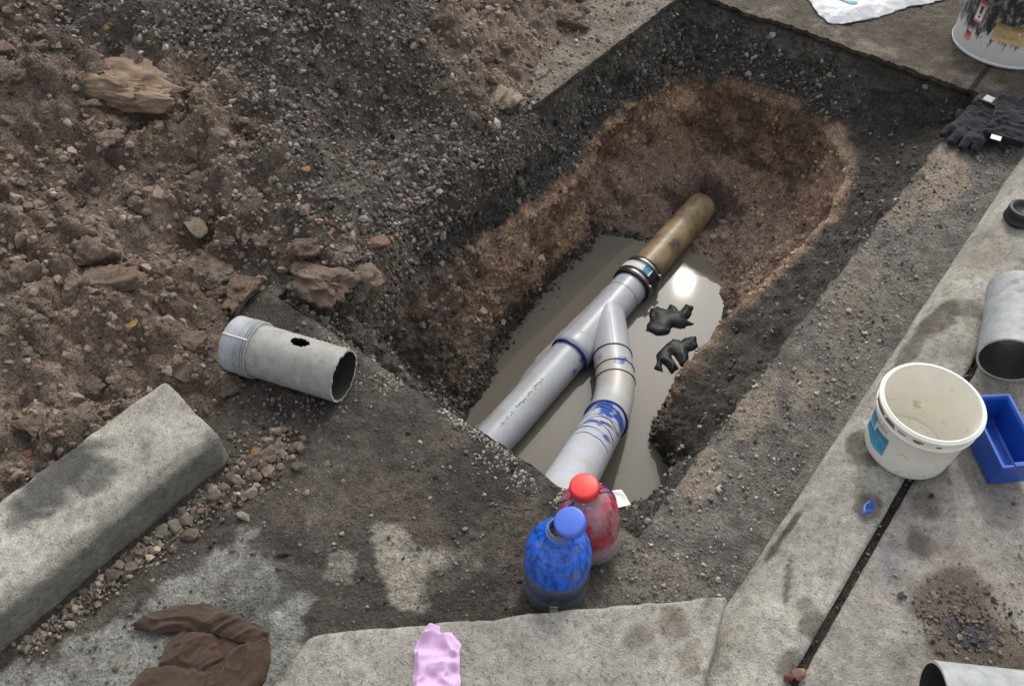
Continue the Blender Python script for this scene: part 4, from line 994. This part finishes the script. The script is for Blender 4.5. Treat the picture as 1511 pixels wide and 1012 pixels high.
offcut('pipe_offcut', (.252, .806, KZ + .0645), (.564, 1.0, KZ + .0645), .0635, 'smooth grey pipe offcut with a clean cut end, beside the brown mud smear', False, False, 0, seed=23, base=(.32, .34, .335))

# ------------------------------------------------------------------ bottles
def bottle(x, y, h_body, r, mat, label, tilt, liq, liqm, capm, cap_off, cap_tilt, hs=1.0):
    o = thing('bottle', label, 'bottle', (x, y, 0.004))
    P = [(0.0, .004), (r * .55, .004), (r * .62, 0), (r * .90, .001), (r * .98, .008), (r, .018), (r, .05), (r * .975, .054), (r * .975, .060), (r, .064), (r, h_body * .62), (r * .985, h_body * .70), (r * .94, h_body * .80), (r * .84, h_body * .89), (r * .66, h_body * .965), (r * .46, h_body), (r * .40, h_body + .010), (.0245, h_body + .014), (.0245, h_body + .017), (.0225, h_body + .018), (.0225, h_body + .034), (.0195, h_body + .034), (.0195, h_body + .010)]
    dn = np.array((math.sin(tilt[0]) , math.sin(tilt[1]), 1.0))
    part('plastic_body', lathe(P, (x, y, .004), dn, 64), mat, o)
    part('label', patch((x, y, .004), dn, (-x, -y, 0), r + .0006, -.10, .14, .012, .050, 6, 4, .0006), M['white_label'], o)
    part('liquid', lathe([(0, .006), (r * .6, .006), (r * .88, .010), (r * .955, .02), (r * .955, liq), (0, liq)], (x, y, .004), dn, 48), liqm, o)
    part('neck_ring', lathe([(.0228, h_body + .020), (.0262, h_body + .0205), (.0262, h_body + .0235), (.0228, h_body + .024)], (x, y, .004), dn, 48), capm, o)
    dn = dn / np.linalg.norm(dn); top = np.array((x, y, .004)) + dn * (h_body + .027) + np.array(cap_off)
    cd_ = np.array((cap_tilt[0], cap_tilt[1], 1.0))
    cp_ = [(.0215, .002), (.0215, .0), (.0265, .0), (.0275, .002), (.0275, .017), (.0262, .0195), (.023, .0205), (0, .0208)]
    cv_, cf_ = lathe(cp_, top, cd_, 96); cu = cd_ / np.linalg.norm(cd_)
    for i in (3, 4):                                               # grip ridges round the cap
        for j in range(0, 96, 4):
            for q in (0, 1):
                p = cv_[i * 96 + j + q] - top; p = p - cu * (p @ cu); cv_[i * 96 + j + q] += p / np.linalg.norm(p) * .0011
    part('cap', (cv_, cf_), capm, o)
    return o
bottle(-.39, .628, .205, .0635, M['blue_bottle'], 'squat clear bottle smeared blue inside, its blue cap lying askew on the neck', (0, 0), .050, M['blue_liq'], M['blue_cap'], (.012, .016, .006), (-.12, -.22))
bottle(-.388, .754, .166, .060, M['red_bottle'], 'clear bottle with pink stains and a red cap, behind the blue-capped one', (-.14, -.06), .030, M['pink_liq'], M['red_cap'], (0, 0, -.004), (-.10, -.06))
redb = [o for o in C.objects if o.name.startswith('bottle')][-1]
dn_ = np.array((math.sin(-.14), math.sin(-.06), 1.0)); dn_ /= np.linalg.norm(dn_); ub, vb, _ = frame(dn_)
hp, rp = [.05, .103, .116, .133, .148, .160, .166, .176], [.0602, .0602, .0593, .0566, .0506, .0398, .0278, .0242]
for k_ in range(11):                                               # blue drips down the shoulder
    rr = random.Random(90 + k_); a = rr.uniform(2.2, 6.2); pts = []; h0 = rr.uniform(.08, .15)
    for h in np.linspace(.173, h0 - .02, 16):
        a += rr.uniform(-.07, .07); pts.append(np.array((-.388, .754, .004)) + dn_ * h + (np.interp(h, hp, rp) + .0008) * (math.cos(a) * ub + math.sin(a) * vb))
    part('primer_run', sweep(np.array(pts), [.0014 * rr.uniform(.5, 1.3) for _ in range(16)], 6), M['blue_ink'], redb)

# ------------------------------------------------------------------ bucket
bx_, by_ = .022, 1.318
bk = thing('bucket', 'dirty white plastic bucket with a torn cyan label, standing open on the kerb', 'bucket', (bx_, by_, KZ + .003))
h_, r0_, r1_ = .158, .086, .0965
def br(h): return r0_ + (r1_ - r0_) * h / h_
body = [(0, .004), (r0_ - .012, .004), (r0_ - .006, .0), (r0_ - .001, .003), (br(.01), .010), (br(.06), .06), (br(.118), .118), (br(.122) + .002, .121), (br(.126) + .003, .126), (br(.15) + .003, .150), (br(.153) + .002, .156), (br(h_), h_), (br(h_) - .003, h_), (br(.15) - .0025, .15), (br(.06) - .0025, .06), (br(.012) - .0025, .012), (r0_ - .010, .0075), (0, .007)]
part('body', lathe(body, (bx_, by_, KZ + .003), (0, 0, 1), 96), M['bucket'], bk)
part('floor_ring', lathe([(r0_ - .020, .0075), (r0_ - .019, .0105), (r0_ - .015, .0105), (r0_ - .014, .0075)], (bx_, by_, KZ + .003), (0, 0, 1), 96), M['bucket'], bk)
part('rim', lathe([(br(.150), .1475), (br(.15) + .0055, .148), (br(.15) + .0065, .152), (br(.15) + .0055, .1555), (br(.15), .156)], (bx_, by_, KZ + .003), (0, 0, 1), 96), M['bucket'], bk)
part('rim', lathe([(br(.126) + .001, .1235), (br(.126) + .0052, .124), (br(.126) + .0058, .1265), (br(.126) + .005, .129), (br(.126) + .001, .1295)], (bx_, by_, KZ + .003), (0, 0, 1), 96), M['bucket'], bk)
cb = (bx_, by_, KZ + .003)
for a0, a1, hh, w_ in ((3.62, 3.92, .1395, .010), (4.10, 4.32, .139, .009), (3.02, 3.2, .140, .010), (4.78, 4.9, .139, .007), (3.55, 4.0, .138, .008), (4.05, 4.35, .136, .004), (4.75, 4.95, .140, .004), (2.95, 3.25, .140, .008), (3.28, 3.4, .137, .004), (5.2, 5.3, .139, .004), (4.42, 4.6, .139, .003)):
    part('dirt_patch', patch(cb, (0, 0, 1), (1, 0, 0), lambda h: br(h) + .0032, a0, a1, hh - w_ / 2, hh + w_ / 2, 12, 2, .0005), M['bucket_dirt'], bk)
lb = part('label', patch(cb, (0, 0, 1), (1, 0, 0), lambda h: br(h) + .0006, 3.55, 4.25, .035, .108, 16, 6, .0007), M['white_label'], bk)
for a0, a1, h0, h1 in ((3.95, 4.36, .036, .090), (3.58, 3.78, .045, .070), (3.60, 3.86, .076, .104), (3.80, 3.93, .040, .072)):
    part('label_print', patch(cb, (0, 0, 1), (1, 0, 0), lambda h: br(h) + .0022, a0, a1, h0, h1, 10, 4, .0004), M['cyan_label'], lb)

# ------------------------------------------------------------------ blue tray
def tray():
    A, B, D = np.array((.082, 1.452)), np.array((.142, 1.508)), np.array((.192, 1.326)); Cc = B + D - A
    z0, z1 = KZ + .002, KZ + .082; th = .004
    o = thing('tray', 'small deep blue plastic parts tray behind the white bucket', 'tray', (*((A + Cc) / 2), z0))
    cen_ = (A + Cc) / 2
    def ring(sc, z, inset): 
        q = []
        for p in (A, D, Cc, B):
            d_ = p - cen_; q.append((*(cen_ + d_ * sc - np.sign(d_ @ np.array((.68, -.74))) * np.array((.68, -.74)) * inset - np.sign(d_ @ np.array((.74, .68))) * np.array((.74, .68)) * inset), z))
        return q
    rings = [ring(.90, z0, 0), ring(.94, z0 + .004, 0), ring(1.0, z1 - .008, 0), ring(1.0, z1 - .008, -.005), ring(1.0, z1, -.006), ring(1.0, z1 + .001, -.003), ring(1.0, z1, .001), ring(1.0, z1 - .006, .004), ring(.93, z0 + .010, .004), ring(.90, z0 + .007, .008)]
    V = np.array([p for r in rings for p in r]); n_r = len(rings)
    F = [(i * 4 + j, i * 4 + (j + 1) % 4, (i + 1) * 4 + (j + 1) % 4, (i + 1) * 4 + j) for i in range(n_r - 1) for j in range(4)] + [(3, 2, 1, 0), tuple((n_r - 1) * 4 + j for j in range(4))]
    b_ = part('body', (V, F), M['tray'], o, False)
    m_ = b_.modifiers.new('bevel', 'BEVEL'); m_.width = .0022; m_.segments = 2; m_.limit_method = 'ANGLE'
    mid1, mid2 = (A + D) / 2, (A + B) / 2
    part('grip_lip', rbox_at((*(D + (Cc - D) * .25), z1 - .001), (*(D + (Cc - D) * .75), z1 - .001), .010, .004), M['tray'], o)
    return o
def rbox_at(a, b, w, h, r=.0012):
    a, b = np.array(a, float), np.array(b, float); L = np.linalg.norm(b - a); V, F = rbox(L, w, h, r, .02)
    d = (b - a) / L; s_ = np.cross((0, 0, 1.0), d); s_ /= np.linalg.norm(s_); up_ = np.cross(d, s_)
    return a + V[:, :1] * d + (V[:, 1:2] - w / 2) * s_ + V[:, 2:] * up_, F
tray()

# ------------------------------------------------------------------ black plug and marker on the kerb
def plug():
    o = thing('plug', 'round black rubber pipe plug on the kerb', 'plug', (-.022, 2.205, KZ + .002))
    part('body', lathe([(0, 0), (.036, 0), (.040, .003), (.041, .010), (.036, .014), (.036, .026), (.039, .030), (.038, .040), (.030, .042), (.028, .030), (0, .028)], (-.022, 2.205, KZ + .002), (0, 0, 1), 56), M['rubber'], o)
    for i in range(3): part('ridge', lathe([(.036, 0), (.0385, .001), (.036, .002)], (-.022, 2.205, KZ + .018 + i * .004), (0, 0, 1), 56), M['rubber'], o)
plug()
mk = thing('marker_pen', 'white and red marker pen with black grip beside the grey pipe offcut', 'pen', (.095, 1.95, KZ))
ma, mb = np.array((.085, 1.905, KZ + .013)), np.array((.105, 2.015, KZ + .013)); md = (mb - ma) / np.linalg.norm(mb - ma)
part('barrel', sweep(line(ma + md * .032, mb, 8), .011, 24, (True, True)), M['white_label'], mk)
part('grip', sweep(line(ma + md * .018, ma + md * .033, 4), .0117, 24, (True, True)), M['rubber'], mk)
part('cap', sweep(np.array([ma + md * t for t in (-.012, -.008, .0, .019)]), [.006, .010, .0112, .0117], 24, (True, True)), M['red_print'], mk)

# spilled drop of blue primer on the kerb
dp = outline_mesh([(.021 + .0085 * math.cos(a) * (1 + .25 * math.sin(2 * a + 1)), 1.130 + .021 * math.sin(a) * (1 + .2 * math.cos(3 * a))) for a in np.linspace(0, 2 * math.pi, 28, endpoint=False)], lambda x, y, d: KZ + .001 + .0022 * (1 - np.exp(-d / .003)), .0010, .003, .0, 5)
single('primer_drop', dp, M['blue_liq2'], 'glossy drop of bright blue primer spilled on the pale kerb', 'spill', (.02, 1.13, KZ))

# ------------------------------------------------------------------ gloves
def glove(name, wrist, heading, mirror, label, z0, sc=1.0, curl=0.0, tag_side=1):
    """work glove lying flat: palm, cuff, five fingers; built in local space (y towards finger tips) and fused"""
    bm = bmesh.new()
    def cap_(p, q, ra, rb, flat=.62):
        p, q = Vector(p), Vector(q); d = q - p; L = d.length
        for i in range(9):
            t = i / 8; c = p.lerp(q, t); r = ra + (rb - ra) * t
            m_ = Matrix.Translation(c) @ Matrix.Diagonal((r, r, r * flat, 1)); bmesh.ops.create_icosphere(bm, subdivisions=2, radius=1, matrix=m_)
    hz = .016
    for i in range(9):
        for j in range(7):
            bmesh.ops.create_icosphere(bm, subdivisions=2, radius=1, matrix=Matrix.Translation(((i - 4) * .0088 * (1.0 + .02 * j), .006 + j * .0135, hz)) @ Matrix.Diagonal((.013, .013, .0125, 1)))
    for x_, ln, a in ((-.036, .060, .16), (-.012, .078, .05), (.013, .074, -.04), (.037, .058, -.17)):
        b_ = Vector((x_, .094, hz)); k1 = b_ + Vector((-math.sin(a) * ln * .5, math.cos(a) * ln * .5, .006 + curl)); k2 = b_ + Vector((-math.sin(a) * ln, math.cos(a) * ln, -.002))
        cap_(b_, k1, .0135, .0135, .85); cap_(k1, k2, .0135, .0115, .85)
    cap_((-.040, .025, hz), (-.066, .058, hz + .004), .016, .0135, .8); cap_((-.066, .058, hz + .004), (-.070, .092, hz), .0135, .011, .8)
    for i in range(11):
        for j in range(5):
            bmesh.ops.create_icosphere(bm, subdivisions=1, radius=1, matrix=Matrix.Translation(((i - 5) * .0082 * (1.0 + .05 * j), -.005 - j * .012, hz - .002)) @ Matrix.Diagonal((.011, .011, .0095, 1)))
    me = bpy.data.meshes.new('hand'); bm.to_mesh(me); bm.free()
    tmp = bpy.data.objects.new('tmp', me); C.objects.link(tmp)
    md_ = tmp.modifiers.new('r', 'REMESH'); md_.mode = 'VOXEL'; md_.voxel_size = .0032; md_.use_smooth_shade = True
    sm_ = tmp.modifiers.new('s', 'SMOOTH'); sm_.factor = .5; sm_.iterations = 4
    ev = tmp.evaluated_get(bpy.context.evaluated_depsgraph_get()); m2 = ev.to_mesh()
    V = np.array([v.co for v in m2.vertices]); F = [tuple(p.vertices) for p in m2.polygons]; ev.to_mesh_clear()
    bpy.data.objects.remove(tmp); bpy.data.meshes.remove(me)
    V[:, 2] += .0045 * fbm(V[:, 0], V[:, 1], V[:, 2], 38, 3, 801) + .003 * np.sin(V[:, 1] * 160 + 6 * fbm(V[:, 0], V[:, 1], 0, 20, 2, 802)) * smooth(.08, .0, V[:, 1])
    V[:, 2] = np.maximum(V[:, 2], .0005)
    def xf(P):
        P = np.array(P, float) * sc
        if mirror: P[:, 0] *= -1
        c_, s_ = math.cos(heading), math.sin(heading)
        return np.stack([wrist[0] + P[:, 0] * c_ - P[:, 1] * s_, wrist[1] + P[:, 0] * s_ + P[:, 1] * c_, P[:, 2] + z0], -1)
    o = thing(name, label, 'glove', (wrist[0], wrist[1], z0), 'black work gloves by the kerb')
    part('hand', (xf(V), [f[::-1] for f in F] if mirror else F), M['glove'], o)
    cuff = rbox(.098, .006, .021, .0025, .02); cv = cuff[0] + np.array((-.049, -.066, .003))
    part('cuff_hem', (xf(cv), cuff[1]), M['glove'], o)
    tg = rbox(.026, .030, .0016, .0005, .02); tv = tg[0] + np.array((.022 * tag_side - .013, -.088, .020 if z0 > .02 else .030))
    part('care_tag', (xf(tv), tg[1]), M['white_label'], o)
    return o
glove('work_glove', (-.262, 2.70), math.radians(175), False, 'black work glove lying underneath, its fingers towards the pit strip', .004, 1.12, 0, 1)
glove('work_glove', (-.180, 2.655), math.radians(8), True, 'black work glove lying on top of the other one, cuff towards the kerb', .030, 1.12, 0, 1)

# ------------------------------------------------------------------ paint pail
pc_ = np.array((-.362, 3.215, .003)); pr0, pr1, ph = .168, .178, .36
pail = thing('paint_pail', 'scuffed black pail with white paint drips round its base', 'pail', tuple(pc_))
def prr(h): return pr0 + (pr1 - pr0) * h / ph
part('body', lathe([(0, .004), (pr0 - .01, .003), (pr0 - .002, .004), (prr(.015), .015), (prr(.2), .2), (prr(.33), .33), (prr(.33) + .006, .335), (prr(.35) + .006, .35), (prr(ph), ph), (prr(ph) - .006, ph), (prr(.2) - .006, .2), (pr0 - .01, .01), (0, .009)], pc_, (0, 0, 1), 96), M['pail'], pail)
part('base_band', lathe([(pr0 - .004, 0), (pr0 + .002, .001), (pr0 + .0035, .006), (pr0 + .0035, .010), (pr0 + .0015, .013)], pc_, (0, 0, 1), 96), M['pail_white'], pail)
toC = math.atan2(-pc_[1], -pc_[0])                                 # side that faces the yard
part('label', patch(pc_, (0, 0, 1), (1, 0, 0), lambda h: prr(h) + .001, toC - .25, toC + .75, .085, .145, 20, 4, .001), M['tan_label'], pail)
lbw = part('hazard_label', patch(pc_, (0, 0, 1), (1, 0, 0), lambda h: prr(h) + .001, toC - .74, toC - .52, .115, .185, 8, 4, .001), M['red_print'], pail)
part('label_panel', patch(pc_, (0, 0, 1), (1, 0, 0), lambda h: prr(h) + .003, toC - .715, toC - .545, .124, .176, 8, 4, .0008), M['white_label'], lbw)
part('label_mark', join(patch(pc_, (0, 0, 1), (1, 0, 0), lambda h: prr(h) + .0045, toC - .645, toC - .60, .146, .170, 4, 3, .0006), patch(pc_, (0, 0, 1), (1, 0, 0), lambda h: prr(h) + .0045, toC - .64, toC - .61, .132, .139, 4, 3, .0006)), M['ink'], lbw)
part('hazard_label', patch(pc_, (0, 0, 1), (1, 0, 0), lambda h: prr(h) + .001, toC - .80, toC - .66, .045, .075, 6, 3, .001), M['red_print'], pail)

# ------------------------------------------------------------------ plastic bag
bagP = [(-1.038, 3.076), (-.96, 3.0), (-.894, 2.953), (-.85, 2.99), (-.803, 3.057), (-.76, 3.14), (-.723, 3.236), (-.67, 3.31), (-.628, 3.388), (-.64, 3.6), (-1.0, 3.75), (-1.2, 3.4)]
def bagz(x, y, d): return .008 + .045 * (1 - np.exp(-d / .12)) + .022 * np.abs(fbm(x, y, 0, 7, 2, 901)) * smooth(0, .06, d) + .007 * np.abs(fbm(x, y, 0, 26, 3, 902)) * smooth(0, .02, d)
bag = thing('plastic_bag', 'crumpled white plastic bag with a cyan ring print beyond the pit', 'bag', (-.90, 3.25, .003))
part('film', outline_mesh(bagP, bagz, .008, .002, .006, 31), M['bag'], bag)
rg_v, rg_f = [], []
rc = np.array((-.895, 3.12)); 
aa = np.linspace(.3, 2 * math.pi * .93, 60)
for k_, rad in enumerate((.032, .044)):
    for a_ in aa:
        p = rc + rad * np.array((math.cos(a_), math.sin(a_))); dd3 = poly_sd(np.array([p[0]]), np.array([p[1]]), bagP)
        rg_v.append((p[0], p[1], float(bagz(np.array([p[0]]), np.array([p[1]]), np.maximum(dd3, 0))[0]) + .004))
rg_f = [(i, i + 1, 60 + i + 1, 60 + i) for i in range(59)]
part('ring_print', (np.array(rg_v), rg_f), M['cyan_label'], bag)

# ------------------------------------------------------------------ cloths
brP = [(-.972, .060), (-.972, .088), (-.94, .137), (-.9, .171), (-.857, .194), (-.828, .195), (-.788, .211), (-.758, .208), (-.718, .184), (-.699, .157), (-.695, .10), (-.80, -.03), (-.86, .0), (-.873, .046), (-.893, .084), (-.897, .100), (-.929, .080)]
rag = thing('cloth', 'crumpled brown cloth lying on the pale concrete', 'cloth', (-.83, .08, 0))
def fold(P, z0, ang, f, amp, seed, dome=.012):
    """one layer of the rag: creases run along ang, edges droop"""
    ca, sa = math.cos(ang), math.sin(ang)
    def zf(x, y, d):
        wx_ = x + .018 * fbm(x, y, seed, 14, 2, seed); wy_ = y + .018 * fbm(x, y, seed + 3, 14, 2, seed + 1)
        a_, b_ = wx_ * ca + wy_ * sa, -wx_ * sa + wy_ * ca
        r1_ = 1 - 2.4 * np.abs(fbm(a_ * .16, b_, 0, f, 2, seed + 2)); r2_ = 1 - 2.2 * np.abs(fbm(a_ * .35, b_, 5, f * 2.3, 2, seed + 4))
        return z0 + smooth(0, .012, d) * dome + smooth(0, .005, d) * amp * (.95 * np.maximum(r1_, 0) ** 2.2 + .40 * np.maximum(r2_, 0) ** 2 - .25 * np.maximum(-r1_, 0)) + .0012 * fbm(x, y, 0, 120, 2, seed)
    return outline_mesh(P, zf, .0026, .0022, .004, seed)
part('lower_layer', fold(brP, .004, .9, 30, .007, 941, .003), M['brown_cloth'], rag)
part('fold', fold([(-.872, .046), (-.893, .084), (-.893, .12), (-.84, .15), (-.79, .13), (-.80, .085), (-.845, .06)], .009, 1.2, 30, .009, 951, .003), M['brown_cloth'], rag)
part('fold', fold([(-.79, .150), (-.757, .212), (-.716, .184), (-.696, .150), (-.692, .10), (-.74, .05), (-.765, .09), (-.775, .125)], .009, 2.0, 30, .010, 961, .003), M['brown_cloth'], rag)
part('fold', fold([(-.885, .026), (-.862, .055), (-.81, .085), (-.785, .092), (-.74, .03), (-.83, -.05), (-.88, -.01)], .012, .45, 20, .006, 971, .004), M['brown_cloth'], rag)
part('fold', fold([(-.975, .060), (-.972, .088), (-.94, .137), (-.90, .173), (-.85, .196), (-.80, .203), (-.757, .216), (-.752, .196), (-.79, .168), (-.83, .153), (-.865, .132), (-.897, .104), (-.93, .078)], .012, .72, 36, .008, 981, .004), M['brown_cloth'], rag)
ZT = .118
lp_ = np.array([(-.400, .235), (-.486, .340), (-.495, .365), (-.496, .389), (-.477, .397), (-.467, .387), (-.451, .401), (-.426, .393), (-.350, .300)])
def lpz(x, y, d):
    f2 = np.abs(np.sin(60 * (x * .62 + y * .78) * .45 + 3 * fbm(x, y, 0, 12, 2, 922))) ** 3
    return ZT + .003 + smooth(0, .008, d) * (.003 + .013 * (1 - np.abs(fbm(x * .5 + y * .35, y * .8 - x * .62, 0, 40, 2, 921)) * 2) + .004 * f2 + .005 * smooth(.016, .010, np.abs((x + .486) * .77 + (y - .34) * .64 - .018)))
single('cloth', outline_mesh([tuple(p) for p in lp_], lpz, .0028, .002, .004, 51), M['lilac_cloth'], 'lilac cloth draped on the pale kerbstone below the bottles', 'cloth', (-.42, .33, ZT))
